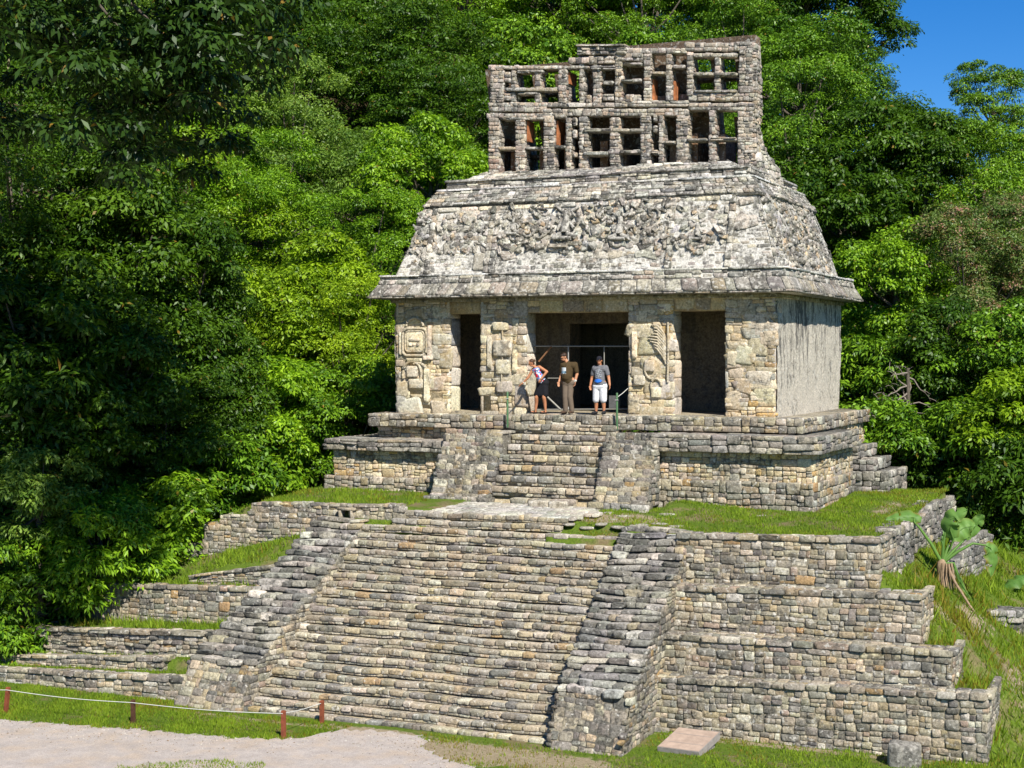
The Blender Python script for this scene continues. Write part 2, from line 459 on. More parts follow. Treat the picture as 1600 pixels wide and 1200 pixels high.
def wall_x(name, mat, parent, x0, x1, y, zb, zt, depth, rng, lean=.06, ends=(False, True), capdepth=.34, back=None, **k):
    """retaining wall facing -Y from x0 to x1; zb, zt = (left, right) heights of foot and crest"""
    mb = MB(); L = x1 - x0
    H = max(zt[0] - zb[0], zt[1] - zb[1])
    zbf = lambda u: zb[0] + (zb[1] - zb[0]) * u / L
    ztf = lambda u: zt[0] + (zt[1] - zt[0]) * u / L
    b0 = min(zb)
    H = max(zt) - b0
    face(mb, (x0, y, b0), X_, unit((0, lean, 1)), (0, -1, lean), L, H, rng, top=lambda u: ztf(u) - b0, cap=k.pop('cap', .15), **k)
    # cap stones seen from above
    if capdepth:
        pal = k.get('pal', 'mixed')
        yt = y + lean * H
        mb.box(x0 + .02, x1 - .02, yt + .02, yt + max(depth, capdepth), min(zt) - .25, min(zt) - .035, MORT[pal])
        flags(mb, (x0, yt - .02, 0), X_, Y_, L, capdepth, rng, (.16, .3), pal, (.0, .03), hgt=lambda u, v: ztf(u) - .012)
    for e, on in zip((0, 1), ends):
        if on:
            xx, sgn = (x0, -1) if e == 0 else (x1, 1)
            ht = zt[e] - b0
            face(mb, (xx, y if sgn > 0 else y + depth, b0), Y_ * sgn, Z_, (sgn, 0, 0), depth, ht, rng, cap=.14, sl=lean * ht if sgn > 0 else 0, **{q: v for q, v in k.items() if q not in ('keep',)})
    return mb.build(name, mat, parent)

# ------------------------------------------------------------------ terrain
def uD(X, Y):
    dx, dy = X - CAM[0], Y - CAM[1]
    return dx * math.cos(YAW) + dy * math.sin(YAW), -dx * math.sin(YAW) + dy * math.cos(YAW)
itp = np.interp
PLAZA = -6.97
def terrain(X, Y):
    X, Y = np.asarray(X, float), np.asarray(Y, float)
    H = np.full(np.broadcast(X, Y).shape, PLAZA)
    X = X + 0 * H; Y = Y + 0 * H
    def up(h, cond):
        nonlocal H
        H = np.where(cond & (h > H), h, H)
    left, right = X < -4.6, X > 3.8
    # left tiers
    up(-6.35 + .045 * (X + 6.3) - .07, left & (Y > -10.9) & (X > -14))
    up(-6.16 + .055 * (X + 7.4) - .05, left & (Y > -10.05) & (X > -12.9))
    up(-5.45 + .048 * (X + 6.1) - .05, left & (Y > -9.3) & (X > -12.35))
    t3 = -4.5 + .035 * (X + 6.2) - .05
    b4 = itp(X, [-11.3, -9.9, -7.2, -4.6, -3.3, -2.8], [-4.4, -4.22, -3.55, -2.9, -2.5, -2.36])
    t3b = np.where(X > -8.7, itp(X, [-8.7, -7.7, -5.4], [-4.6, -4.2, -3.95]), t3)
    fr = np.clip((Y + 7.2) / 1.4, 0, 1)
    up(t3, left & (Y > -7.85) & (X > -11.25))
    up(np.maximum(t3b, t3) + (np.maximum(b4, t3) - np.maximum(t3b, t3)) * fr, left & (Y > -7.2) & (X > -11.25))
    t4 = itp(X, [-11, -9.85, -9.1, -8.0, -7.4, -3, 0], [-4.2, -3.8, -3.12, -2.6, -2.47, -2.42, -2.46]) - .04
    g4 = t4 + (np.minimum(-2.33, t4 + .25) - t4) * np.clip((Y + 5.7) / 3.7, 0, 1)
    up(g4, (X < -2.0) & (Y > -5.7) & (X > -10.2))
    up(itp(Y, [-6.3, -5.6, -4.4], [-3.0, -2.72, -2.42]), (X > -5.0) & (X < -1.9) & (Y > -6.25))
    # centre, behind the top of the stairs
    up(-2.62 + .03 * (Y + 5.8), (X >= -2.6) & (X < 3.9) & (Y > -5.7))
    # right tiers
    up(itp(X, [5.3, 13], [-5.75, -5.5]) - .06, right & (Y > -8.9) & (X < 12.95) & (Y < -7.0))
    up(itp(X, [5.3, 12.2], [-4.86, -4.74]) - .06, right & (Y > -8.2) & (X < 12.1) & (Y < -6.9))
    up(itp(X, [5.3, 11.4], [-3.83, -3.66]) - .06, right & (Y > -7.4) & (X < 11.3) & (Y < -6.0))
    hump = .24 * np.exp(-((X - 3.9) / 1.5) ** 2 - ((Y + 3.0) / 1.2) ** 2)
    top = itp(Y, [-6.8, -5.5, -2.2, 4], [-2.72, -2.66, -2.46, -2.3]) + hump + .02 * np.sin(X * 1.7) * np.sin(Y * 1.3)
    top = np.where((X < 3.9), np.minimum(top, itp(Y, [-6.4, -5.9, -4.6], [-2.99, -2.84, -2.5])), top)
    up(top, (X > 1.6) & (Y > -6.4) & (X < 10.15) & (Y < 4.5))
    S = -3.45 - .86 * (X - 10.3) + .5 * np.minimum(0, Y + 6.3) + .10 * np.sin(X * 1.9 + Y) * np.sin(Y * 1.6)
    S = np.where(Y > -2, S + .22 * (Y + 2) * np.clip((X - 11) / 3, 0, 1), S)
    xe = np.select([Y < -8.9, Y < -8.2, Y < -7.4, Y < -6.5], [13.0, 12.95, 12.12, 11.35], 10.2)
    up(np.minimum(S, -3.35), X > xe)
    # jungle hill
    u, d = uD(X, Y)
    d0 = itp(u, [-30, -14, -9.4, -3, 1, 6, 12, 16, 25], [40, 45.2, 48.5, 56, 60, 61, 54, 49.5, 47])
    hb = itp(u, [-14, -9, -3, 5, 12, 20], [-6.6, -5, -2.8, -2.6, -4.0, -5.6])
    sl = itp(u, [-20, 0, 10, 20, 34], [.58, .58, .50, .345, .23])
    hill = hb + sl * np.clip(d - d0, 0, 58) + .7 * np.sin(u * .31 + 1) * np.sin(d * .27) * np.clip((d - d0) / 8, 0, 1)
    mix = np.clip((d - d0 + .0) / 2.5, 0, 1)
    H = np.where(d > d0, np.maximum(hill, np.where(mix < 1, H * (1 - mix) + hill * mix, hill)), H)
    H = np.where((d < d0 + 2) & (d > d0 - 3) & (X < -9) & (H < hill), np.maximum(H, hill - (1 - np.clip((d - d0 + 3) / 3, 0, 1)) * 1.2), H)
    return H
def axis(fine0, fine1, step, out, ratio=1.18):
    a = list(np.arange(fine0, fine1, step)); s = step
    while a[-1] < out[1]: s *= ratio; a.append(a[-1] + s)
    s = step
    while a[0] > out[0]: s *= ratio; a.insert(0, a[0] - s)
    return np.array(a)
gx, gy = axis(-15, 16, .14, (-900, 900)), axis(-20, 8, .14, (-300, 1400))
GX, GY = np.meshgrid(gx, gy, indexing='ij')
GH = terrain(GX, GY)
_u, _d = uD(GX, GY)
forest = np.clip((_d - itp(_u, [-14, -9.4, -3, 1, 6, 12, 16, 25], [44.6, 47.5, 54, 56, 58, 56, 50.5, 47.5])) / 1.2, 0, 1)
mb = MB()
def worn_mask(X, Y):
    g = lambda x, y, a, b: np.exp(-((X - x) / a) ** 2 - ((Y - y) / b) ** 2)
    return np.clip(1.1 * g(2.6, -12.7, 1.8, .75) + .9 * g(4.6, -12.6, 1.2, .5) + .55 * g(9, -9.35, 4, .22) + .9 * g(2.6, -4.7, 1.5, .7) + .5 * g(9.3, -.5, .4, 2.2) + .45 * g(13.2, -5.0, .5, 1.6)
                   + .35 * g(14.3, -7.0, .5, .9) + .6 * g(11.2, -5.2, .6, .5) + .5 * g(-3.8, -12.0, 2.5, .2) + .6 * g(-.5, -11.75, 1.4, .25) + .5 * g(12, -3.0, .5, 1.0), 0, 1)
mb.grid(np.stack([GX, GY, GH], 2), np.stack([forest.ravel(), worn_mask(GX, GY).ravel(), 0 * forest.ravel()], 1))
tag(mb.build('ground', M['turf']), kind='structure')

# pale gravel path on the plaza, ragged edge
rng = np.random.default_rng(5)
edge = [(-30, -16.9), (-14, -15.15), (-9.02, -14.47), (-5.63, -13.99), (-3.6, -13.75), (-1.9, -13.45), (-1.45, -12.9), (-1.05, -12.0), (-.6, -11.78), (.2, -11.68), (.9, -11.72),
        (1.25, -12.2), (1.45, -12.8), (2.2, -13.3), (3.2, -13.75), (4.6, -14.9), (6, -17), (7, -22)]
ex = []
for (a, b), (c, e) in zip(edge[:-1], edge[1:]):
    n = max(2, int(math.hypot(c - a, e - b) / .12))
    for i in range(n):
        t = i / n; ex.append((a + (c - a) * t + rng.normal(0, .035), b + (e - b) * t + .07 * math.sin(9 * (a + (c - a) * t)) + rng.normal(0, .07)))
mb = MB()
ex = np.array(ex)
low = np.stack([ex[:, 0], np.full(len(ex), -40.0)], 1)
order = np.argsort(ex[:, 0]); ex = ex[order]; low = low[order]
mb.grid(np.stack([np.concatenate([ex, np.full((len(ex), 1), PLAZA + .006)], 1), np.concatenate([low, np.full((len(ex), 1), PLAZA + .006)], 1)], 1), (0, 0, 0))
tag(mb.build('gravel_path', M['gravel'], smooth=False), kind='structure')
PATH_EDGE = ex

# ------------------------------------------------------------------ stepped pyramid
pyr = empty('stepped_pyramid', (0, -6, PLAZA), 'stepped stone pyramid base with broad central stairway and grass covered tiers, carrying the temple', 'pyramid')
rng = np.random.default_rng(11)
NST, RIS, TRD, ZL, YL = 24, .19, .24, -2.5, -5.75
def stair_x(i):
    t = i / (NST - 1)
    return -3.78 - .38 * t, 3.66 + .28 * t
# the stairway itself: an earth fill under the treads, then one mesh per step
mb = MB()
mb.prism([(YL + .3, ZL - .45), (YL - NST * TRD, ZL - NST * RIS - .2), (YL + .3, ZL - NST * RIS - .2)], 0, -3.9, 3.8, MORT['step'])
stair = mb.build('stairway', M['stone_step'], pyr, smooth=False)
for i in range(NST + 1):
    z1, y = ZL - i * RIS, YL - i * TRD
    z0 = z1 - RIS
    x0, x1 = stair_x(max(i, 2))
    if i == 0: x0, x1 = -2.75, 2.05
    elif i == 1: x0, x1 = -3.0, 1.95
    if i == NST: x0, x1, z0 = -1.2, 3.9, z1 - .16
    L = x1 - x0
    mb = MB()
    sag = rng.uniform(-.02, .02, 3)
    def wob(u): return .014 * np.sin(u * 1.3 + sag[0] * 200) + .008 * np.sin(u * 4.1 + sag[1] * 300) + .035 * np.sin(math.pi * u / L) * 0
    def mapf(u, v, n, y=y, z0=z0, x0=x0):
        return np.stack([x0 + u, y - n + .02 * np.sin(u * 2.1 + sag[2] * 300), z0 + v + wob(u)], 1)
    # thin filling course below, rounded nosing stones above
    hl = rng.uniform(.05, .075)
    rc = np.array(layout(L, hl, (hl, hl), (.10, .34), rng, 0))
    stones(mb, rc, mapf, rng, 'step', (-.012, .014), .10, .004, .12)
    rc = np.array(layout(L, RIS - hl, (RIS, RIS), (.14, .46), rng, .03)); rc[:, 2:] += hl
    top = rc[:, 3] > RIS - .02
    rc[top, 3] += rng.uniform(-.018, .016, top.sum())
    stones(mb, rc, mapf, rng, 'step', (.010, .042), .17, .004, .12, rough=.2, bright=(.76, 1.2))
    # tread bed and riser bed
    nu = int(L / .3) + 2
    us = np.linspace(0, L, nu)
    prof = [(-.03, 0.0), (-.03, RIS - .02), (-TRD - .02, RIS - .022)]
    P = np.stack([np.stack([x0 + us, np.full(nu, y - a) , z0 + b + wob(us)], 1) for a, b in prof], 1)
    P[:, :, 1] = np.where(True, y + np.array([.03, .03, TRD + .06])[None], P[:, :, 1])
    mb.grid(P, (.44, .385, .285))
    mb.build('stair_step', M['stone_step'], stair)

# landing of pale pavers between the two stairways
mb = MB()
def landkeep(u, v):
    x = -3.5 + u
    l = itp(v, [0, .5, 1.3, 2.3], [-2.8, -2.75, -3.0, -3.2]); r = itp(v, [0, .8, 1.6, 2.3], [2.0, 2.6, 2.4, 1.4])
    return (x > l + .12 * np.sin(v * 9)) & (x < r + .2 * np.sin(v * 7 + 1))
flags(mb, (-3.5, -5.74, 0), X_, Y_, 6.6, 2.35, rng, (.2, .45), [((.31, .295, .255), 4), ((.26, .245, .21), 3), ((.35, .33, .29), 2)], (.01, .025), landkeep, hgt=lambda u, v: -2.51 + .035 * v)
nu, nv = 34, 12
gu, gv = np.meshgrid(np.linspace(.75, 5.5, nu), np.linspace(0, 2.2, nv), indexing='ij')
mb.grid(np.stack([-3.5 + gu, -5.7 + gv, -2.515 + .035 * gv], 2), (.36, .335, .28))
mb.build('landing', M['pavers'], pyr)

# sloping side ramps (alfardas) beside the stairway
def slope_ramp(xl_t, xr_t, xl_b, xr_b, ytop, ztop, ykink, zkink, yb, zb, side):
    """rubble-faced ramp: upper slope, steeper foot, one visible flank"""
    mb = MB(); pal = 'grey'
    # core
    poly = [(ytop + .3, ztop), (ytop, ztop), (ykink, zkink), (yb, zb), (ytop + .3, zb)]
    n = len(poly)
    xs = lambda t: (xl_t + (xl_b - xl_t) * t + .03, xr_t + (xr_b - xr_t) * t - .03)
    tt = [0, 0, (ykink - ytop) / (yb - ytop), 1, 0]
    Lf = [(xs(t)[0], y, z - .06) for t, (y, z) in zip(tt, poly)]; Rf = [(xs(t)[1], y, z - .06) for t, (y, z) in zip(tt, poly)]
    mb.add(Lf + Rf, [(i, (i + 1) % n, n + (i + 1) % n, n + i) for i in range(n)], MORT[pal])
    mb.fan(Lf, MORT[pal]); mb.fan(Rf, MORT[pal])
    # upper slope: thin horizontal courses, each set back a little from the one below
    z = zkink; t2 = tt[2]
    while z < ztop + .05:
        hgt = min(rng.uniform(.105, .165), ztop + .1 - z)
        f = (z - zkink) / (ztop - zkink); y = ykink + (ytop - ykink) * f; t = t2 * (1 - f)
        a0, a1 = xs(t); L = a1 - a0 + .06
        ph = rng.uniform(0, 6)
        def mcourse(u, v, n, y=y, z=z, a0=a0, ph=ph): return np.stack([a0 - .03 + u, y - n + .05 * np.sin(u * 2.6 + ph), z + v + .018 * np.sin(u * 3.3 + ph)], 1)
        rc = np.array(layout_rows(L, hgt, (hgt, hgt), (.16, .52), rng, 0)); rc[:, 3] += rng.uniform(-.025, .025, len(rc))
        stones(mb, rc, mcourse, rng, pal, (.02, .12), .26, .004, .16, rough=.22, bright=(1.0, 1.4))
        z += hgt
    for (ya, za, yc, zc, ta, tc, dd, hh) in ((yb, zb, ykink, zkink, 1, tt[2], (.01, .04), (.15, .22)),):
        V = unit((0, yc - ya, zc - za)); H = math.hypot(yc - ya, zc - za)
        (a0, a1), (b0, b1) = xs(ta), xs(tc)
        Nn = unit((0, -(zc - za), (yc - ya)))
        face(mb, (a0, ya, za), X_, V, Nn, a1 - a0, H, rng, h=hh, w=(.14, .46), pal=pal if hh[0] < .12 else 'mixed', sl=b0 - a0, sr=a1 - b1, d=dd, back=.16, jit=.17, wave=.03, bulge=.05, split=0 if hh[0] < .12 else .06, core=True, vt=.095 if hh[0] < .12 else .012)
    # flanks
    ys, zs = [yb, ykink, ytop], [zb, zkink, ztop]
    for sgn, xa, xb in ((-1, xl_b, xl_t), (1, xr_b, xr_t)):
        Lw = ytop - yb
        kp = (lambda u, v: zb + v < itp(yb + u, ys, zs) - .03) if sgn > 0 else (lambda u, v: zb + v < itp(ytop - u, ys, zs) - .03)
        O = (xb if sgn < 0 else xa, ytop if sgn < 0 else yb, zb)
        U = unit((xa - xb, yb - ytop, 0)) if sgn < 0 else unit((xb - xa, ytop - yb, 0))
        face(mb, O, U, Z_, (sgn, 0, 0), Lw, ztop - zb, rng, h=(.10, .17), w=(.16, .4), pal='mixed', keep=kp, d=(.01, .05))
    return mb.build('balustrade', M['stone_grey'], pyr)
slope_ramp(-5.32, -3.78, -6.15, -4.18, -6.15, -2.86, -10.95, -5.95, -11.62, PLAZA - .02, -1)['label'] = 'left sloping rubble balustrade of the big stairway'
slope_ramp(3.72, 5.52, 3.95, 5.72, -6.15, -2.68, -10.95, -5.85, -11.66, PLAZA - .02, 1)['label'] = 'right sloping rubble balustrade of the big stairway'

# right terraces
kw = dict(rng=rng, parent=pyr, mat=M['stone'])
wall_x('terrace_wall', x0=5.45, x1=13.03, y=-9.12, zb=(PLAZA - .03, PLAZA - .08), zt=(-5.72, -5.46), depth=2.1, h=(.13, .2), w=(.15, .36), capdepth=.5, **kw)
wall_x('terrace_wall', x0=5.5, x1=12.2, y=-8.42, zb=(-5.8, -5.6), zt=(-4.83, -4.72), depth=1.5, h=(.12, .2), w=(.16, .42), capdepth=.6, **kw)
wall_x('terrace_wall', x0=5.5, x1=11.4, y=-7.62, zb=(-4.95, -4.75), zt=(-3.80, -3.64), depth=1.5, h=(.12, .19), w=(.16, .42), capdepth=.66, **kw)
wall_x('terrace_wall', x0=5.3, x1=10.28, y=-6.72, zb=(-3.88, -3.62), zt=(-2.64, -2.52), depth=2.2, h=(.12, .2), w=(.16, .42), capdepth=.3, **kw)
# left terraces
wall_x('terrace_wall', x0=-14.5, x1=-6.0, y=-11.1, zb=(-7.1, -7.0), zt=(-6.72, -6.34), depth=.5, h=(.14, .2), w=(.2, .5), capdepth=.3, cap=.16, ends=(0, 0), **kw)
wall_x('terrace_wall', x0=-12.9, x1=-7.5, y=-10.2, zb=(-6.75, -6.4), zt=(-6.47, -6.12), depth=.5, h=(.10, .16), w=(.15, .4), capdepth=.36, cap=.12, ends=(1, 1), **kw)
wall_x('terrace_wall', x0=-12.4, x1=-5.9, y=-9.5, zb=(-6.5, -6.3), zt=(-5.78, -5.46), depth=2.5, h=(.11, .17), w=(.2, .5), capdepth=.3, ends=(1, 0), d=(.01, .09), bulge=.07, **kw)
wall_x('terrace_wall', x0=-11.3, x1=-5.7, y=-8.02, zb=(-5.75, -5.5), zt=(-4.7, -4.48), depth=3.5, h=(.12, .22), w=(.16, .42), capdepth=.25, ends=(1, 0), **kw)
wall_x('terrace_wall', x0=-8.75, x1=-5.3, y=-7.35, zb=(-4.75, -4.6), zt=(-4.42, -3.86), depth=.4, h=(.08, .15), w=(.16, .42), capdepth=.25, ends=(0, 0), **kw)
hole = lambda u, v: ~((np.abs(u - 3.0) < .17) & (v > .02) & (v < .2))
mb = MB()
dx0, dx1, dz0, dz1 = -4.68, -4.36, -2.84, -2.56
t4top = lambda x: itp(x, [-9.95, -9.9, -9.35, -9.3, -8.75, -8.7, -7.75, -7.7, -6.9, -4, -2.75], [-3.8, -3.72, -3.7, -3.16, -3.1, -2.85, -2.78, -2.46, -2.40, -2.37, -2.30])
face(mb, (-9.9, -5.85, -4.35), X_, unit((0, .05, 1)), (0, -1, .05), 7.2, 2.1, rng, h=(.11, .19), w=(.15, .4),
     keep=lambda u, v: (v < t4top(-9.9 + u) + 4.35 - .03) & ~((-9.9 + u > dx0 - .05) & (-9.9 + u < dx1 + .05) & (v - 4.35 > dz0 - .04) & (v - 4.35 < dz1 + .04)))
face(mb, (-9.9, -3.2, -4.35), -Y_, Z_, -X_, 2.6, .65, rng, cap=.13)
mb.box(-9.3, -8.7, -5.75, -4.5, -4.2, -3.12, MORT['mixed']); mb.box(-9.86, -9.3, -5.7, -4.0, -4.2, -3.74, MORT['mixed']); mb.box(-7.7, -2.8, -5.62, -5.3, -3.3, -2.52, MORT['mixed']); mb.box(-8.7, -7.75, -5.7, -5.0, -3.6, -2.9, MORT['mixed'])
for (xa, xb, zz, w_) in ((-9.88, -9.3, -3.76, 1.4), (-9.3, -8.7, -3.15, 1.2), (-8.7, -7.72, -2.86, .8), (-7.72, -2.9, -2.46, .3)):
    flags(mb, (xa, -5.8, 0), X_, Y_, xb - xa, w_, rng, (.18, .32), 'mixed', (0, .04), hgt=lambda u, v, zz=zz, xa=xa, xb=xb: np.full_like(u, zz) if xb < -7.6 else t4top(xa + u) - .03)
l4 = mb.build('terrace_wall', M['stone'], pyr)
l4['label'] = 'upper left terrace wall with a small square drain opening'
mb = MB()
for (a, b, c, e) in ((dx0 - .06, dx0 + .01, dz0 - .02, dz1), (dx1 - .01, dx1 + .06, dz0 - .02, dz1), (dx0 - .1, dx1 + .1, dz1, dz1 + .08)):
    mb.box(a, b, -5.93, -5.5, c, e, (.36, .32, .25))
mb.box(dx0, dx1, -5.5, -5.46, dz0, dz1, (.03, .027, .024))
mb.build('drain_opening', M['stone'], l4)

# ------------------------------------------------------------------ temple podium
pod = empty('temple_podium', (0, 0, -2.6), 'low stone podium with short stairway directly under the temple walls', 'podium')
rng = np.random.default_rng(23)
kw = dict(rng=rng, parent=pod)
def block(name, mat, x0, x1, y0, y1, z0, z1, pal, parent, h=(.12, .2), w=(.18, .45), faces='FRLT', **k):
    """a course or block of masonry with stones on its front, right, left and top"""
    mb = MB(); g = .03
    mb.box(x0 + g, x1 - g, y0 + g, y1, z0 + .005, z1 - g, MORT[pal])
    if 'F' in faces: face(mb, (x0, y0, z0), X_, Z_, -Y_, x1 - x0, z1 - z0, rng, h=h, w=w, pal=pal, core=False, **k)
    if 'R' in faces: face(mb, (x1, y0, z0), Y_, Z_, X_, y1 - y0, z1 - z0, rng, h=h, w=w, pal=pal, core=False, **k)
    if 'L' in faces: face(mb, (x0, y1, z0), -Y_, Z_, -X_, y1 - y0, z1 - z0, rng, h=h, w=w, pal=pal, core=False, **k)
    if 'T' in faces: flags(mb, (x0, y0, 0), X_, Y_, x1 - x0, min(y1 - y0, 1.4), rng, (.3, .6), pal, (0, .025), hgt=lambda u, v: np.full_like(u, z1 - .02))
    return mb.build(name, mat, parent)
# floor slab the temple stands on
block('floor_slab', M['stone'], -6.6, -1.35, -1.0, 8.6, -.46, -.06, 'mixed', pod, h=(.15, .22), w=(.25, .6))
block('floor_slab', M['stone'], -1.35, 7.1, -1.05, 8.6, -.42, 0, 'mixed', pod, h=(.15, .22), w=(.22, .55))
block('recessed_course', M['stone_grey'], -6.4, -1.4, -.72, 8.3, -.8, -.46, 'warm', pod, h=(.1, .15), faces='FL')
# left half: cornice, wall, plinth
block('cornice', M['stone_grey'], -7.45, -3.0, -2.15, 4, -1.15, -.80, 'slab', pod, h=(.11, .18), w=(.3, .8), d=(.01, .07))
block('podium_wall', M['stone'], -7.25, -3.1, -1.95, 4, -1.95, -1.15, 'warm', pod, faces='FL', h=(.1, .17), w=(.14, .32))
block('plinth', M['stone'], -7.5, -3.2, -2.1, 4, -2.5, -1.93, 'mixed', pod, h=(.14, .2), faces='FLT')
# right half
block('cornice', M['stone_grey'], 3.05, 7.75, -2.15, 3.2, -.93, -.44, 'slab', pod, h=(.13, .2), w=(.3, .8), d=(.01, .07))
block('podium_wall', M['stone'], 3.1, 7.55, -1.9, 3.2, -1.72, -.93, 'warm', pod, faces='FR', h=(.11, .18), w=(.14, .34))
block('plinth', M['stone'], 3.0, 7.62, -2.0, 3.2, -2.8, -1.70, 'mixed', pod, h=(.14, .22), faces='FRT')
block('podium_wall', M['stone_warm'], 6.0, 6.95, .5, 8.2, -2.3, -.42, 'warm', pod, faces='R', h=(.1, .17), w=(.12, .26))
# short stairway: eight steps between two ramps
NP, RP, TP = 8, .285, .27
mb = MB()
mb.prism([(-.9, -.35), (-.9 - NP * TP - .1, -.1 - NP * RP - .3), (-.9, -.1 - NP * RP - .3)], 0, -1.45, 1.75, MORT['step'])
pst = mb.build('podium_stairway', M['stone_step'], pod, smooth=False)
for i in range(1, NP + 1):
    z1, y = -.10 - (i - 1) * RP * 1.0 - .18, -1.05 - i * TP
    x0, x1 = -1.45, 1.75
    if i == NP: x0, x1 = -.75, 1.2
    L = x1 - x0; mb = MB()
    def mapf(u, v, n): return np.stack([x0 + u, y - n + .02 * np.sin(u * 2 + i), z1 - RP + v], 1)
    hl = rng.uniform(.09, .12)
    stones(mb, layout(L, hl, (hl, hl), (.12, .3), rng, 0), mapf, rng, 'step', (-.02, .015), .1, .006, .12)
    rc = np.array(layout(L, RP - hl, (RP, RP), (.2, .5), rng, .05)); rc[:, 2:] += hl
    stones(mb, rc, mapf, rng, 'step', (.015, .06), .2, .007, .12)
    mb.box(x0 + .02, x1 - .02, y + .02, y + TP + .1, z1 - RP - .01, z1 - .025, (.44, .385, .285))
    mb.build('stair_step', M['stone_step'], pst)
def pod_ramp(x0, x1):
    mb = MB()
    yt, zt, yb, zb = -2.12, -.46, -3.25, -2.42
    mb.prism([(yt + .6, zt - .08), (yt + .06, zt - .08), (yb + .06, zb), (yt + .6, zb)], 0, x0 + .02, x1 - .02, MORT['grey'])
    H = math.hypot(yb - yt, zb - zt)
    face(mb, (x0, yb - .1, zb - .17), X_, unit((0, yt - yb, zt - zb)), unit((0, -(zt - zb), yt - yb)), x1 - x0, H + .2, rng, h=(.13, .22), w=(.18, .5), pal='mixed', d=(.01, .06), jit=.2, vt=.035)
    for sgn, xx in ((1, x1), (-1, x0)):
        face(mb, (xx, yb if sgn > 0 else yt, zb), Y_ * sgn, Z_, X_ * sgn, yt - yb, zt - zb, rng, h=(.13, .2), pal='grey',
             keep=(lambda u, v: zb + v < itp(yb + u, [yb, yt], [zb, zt]) - .02) if sgn > 0 else (lambda u, v: zb + v < itp(yt - u, [yb, yt], [zb, zt]) - .02))
    flags(mb, (x0, yt - .05, 0), X_, Y_, x1 - x0, 1.1, rng, (.25, .5), 'grey', (0, .03), hgt=lambda u, v: np.full_like(u, zt - .03))
    # buried toe
    face(mb, (x0 - .1, yb - .12, zb - .3), X_, Z_, -Y_, x1 - x0 + .2, .42, rng, h=(.16, .22), w=(.2, .45), pal='grey', d=(.01, .08))
    mb.box(x0 - .08, x1 + .08, yb - .1, yb + .4, zb - .3, zb + .1, MORT['grey'])
    return mb.build('balustrade', M['stone_grey'], pod)
pod_ramp(-3.3, -1.45); pod_ramp(1.75, 3.3)

# ------------------------------------------------------------------ temple
tem = empty('temple', (0, 4, 0), 'weathered limestone temple with three doorways, sloping stucco roof and pierced roof comb', 'temple')
rng = np.random.default_rng(31)
XL, XR, DEP, ZW = -6.15, 6.05, 8.2, 3.5
def pier(x0, x1, base=-.1):
    mb = MB()
    mb.box(x0 + .03, x1 - .03, .012, .8, base, ZW, MORT['warm'])
    face(mb, (x0, 0, base), X_, Z_, -Y_, x1 - x0, ZW - base, rng, h=(.11, .24), w=(.2, .6), pal='warm', core=False, d=(-.008, .022), jit=.2, gap=.004, split=.2, bright=(.86, 1.12), bulge=.015)
    return mb
def jambs(mb, x0, x1, base=-.1):
    pl = [((.50, .45, .37), 2), ((.42, .40, .36), 2), ((.55, .50, .40), 1)]
    for sgn, xx in ((1, x1), (-1, x0)):
        face(mb, (xx, 0 if sgn > 0 else .8, base), Y_ * sgn, Z_, X_ * sgn, .8, ZW - base, rng, h=(.5, .9), w=(.8, .8), pal=pl, core=False, d=(-.012, -.006), jit=.01, split=0, mort=(.5, .45, .37), gap=.001, wave=0, bulge=.01)
piers = [(XL, -4.25), (-3.2, -1.67), (1.62, 3.02), (4.57, XR)]
pobj = []
for k, (a, b) in enumerate(piers):
    mb = pier(a, b)
    jambs(mb, a, b)
    n = int(13 * (b - a))
    uu, vv = rng.uniform(.15, b - a - .15, n), rng.uniform(.2, 3.3, n); pa, pb = rng.uniform(.18, .42, n), rng.uniform(.12, .34, n)
    pa = np.minimum(pa, np.minimum(uu, b - a - uu) + .02)
    stones(mb, np.stack([uu - pa, uu + pa, vv - pb, vv + pb], 1), lambda u, v, nn, a=a: np.stack([a + u, -nn, -.1 + v], 1), rng, [((.42, .365, .265), 3), ((.36, .31, .215), 2), ((.45, .405, .32), 2), ((.33, .305, .26), 1)], (.016, .026), .05, 0, .42, rough=.1)
    pobj.append(mb.build('pier', M['stone_warm'], tem))
def relief(mb, boxes, cx, cz, col, y=-.05):
    for (u0, u1, v0, v1, d) in boxes:
        stones(mb, [(u0, u1, v0, v1)], lambda u, v, n: np.stack([cx + u, y - n, cz + v], 1), rng, [(col, 1)], (d, d + .005), .1, 0, .05)
def arc(cx, cz, rx, rz, a0, a1, y, n=14): return [(cx + rx * math.cos(t), y, cz + rz * math.sin(t)) for t in np.linspace(R(a0), R(a1), n)]
# carved glyph panel on the left pier
mb = MB(); cc = (.50, .44, .33)
gx0, gz0 = -5.45, 2.15
def rrect(cx, cz, w, h, r, y):
    p = []
    for sx, sz, a in ((1, 1, 0), (-1, 1, 90), (-1, -1, 180), (1, -1, 270)):
        p += arc(cx + sx * (w - r), cz + sz * (h - r), r, r, a, a + 90, y, 5)
    return p + [p[0]]
mb.tube(rrect(gx0, gz0, .42, .42, .16, -.06), .05, cc, 6)
mb.tube(rrect(gx0, gz0 + .02, .33, .32, .12, -.07), .03, cc, 6)
mb.tube(arc(gx0, gz0 + .5, .3, .25, 0, 180, -.06), .045, cc, 6)
relief(mb, [(-.34, .34, -.33, .33, .03)], gx0, gz0, cc)
relief(mb, [(-.2, .2, .02, .13, .055), (-.18, -.08, -.12, -.03, .06), (-.05, .05, -.12, -.03, .06), (.08, .18, -.12, -.03, .06)], gx0, gz0, cc)
relief(mb, [(.45, .58, -.55, .5, .04), (-.55, -.47, -.4, .3, .03), (-.3, .25, -.62, -.5, .04), (.3, .62, -.56, -.42, .06)], gx0, gz0, cc)
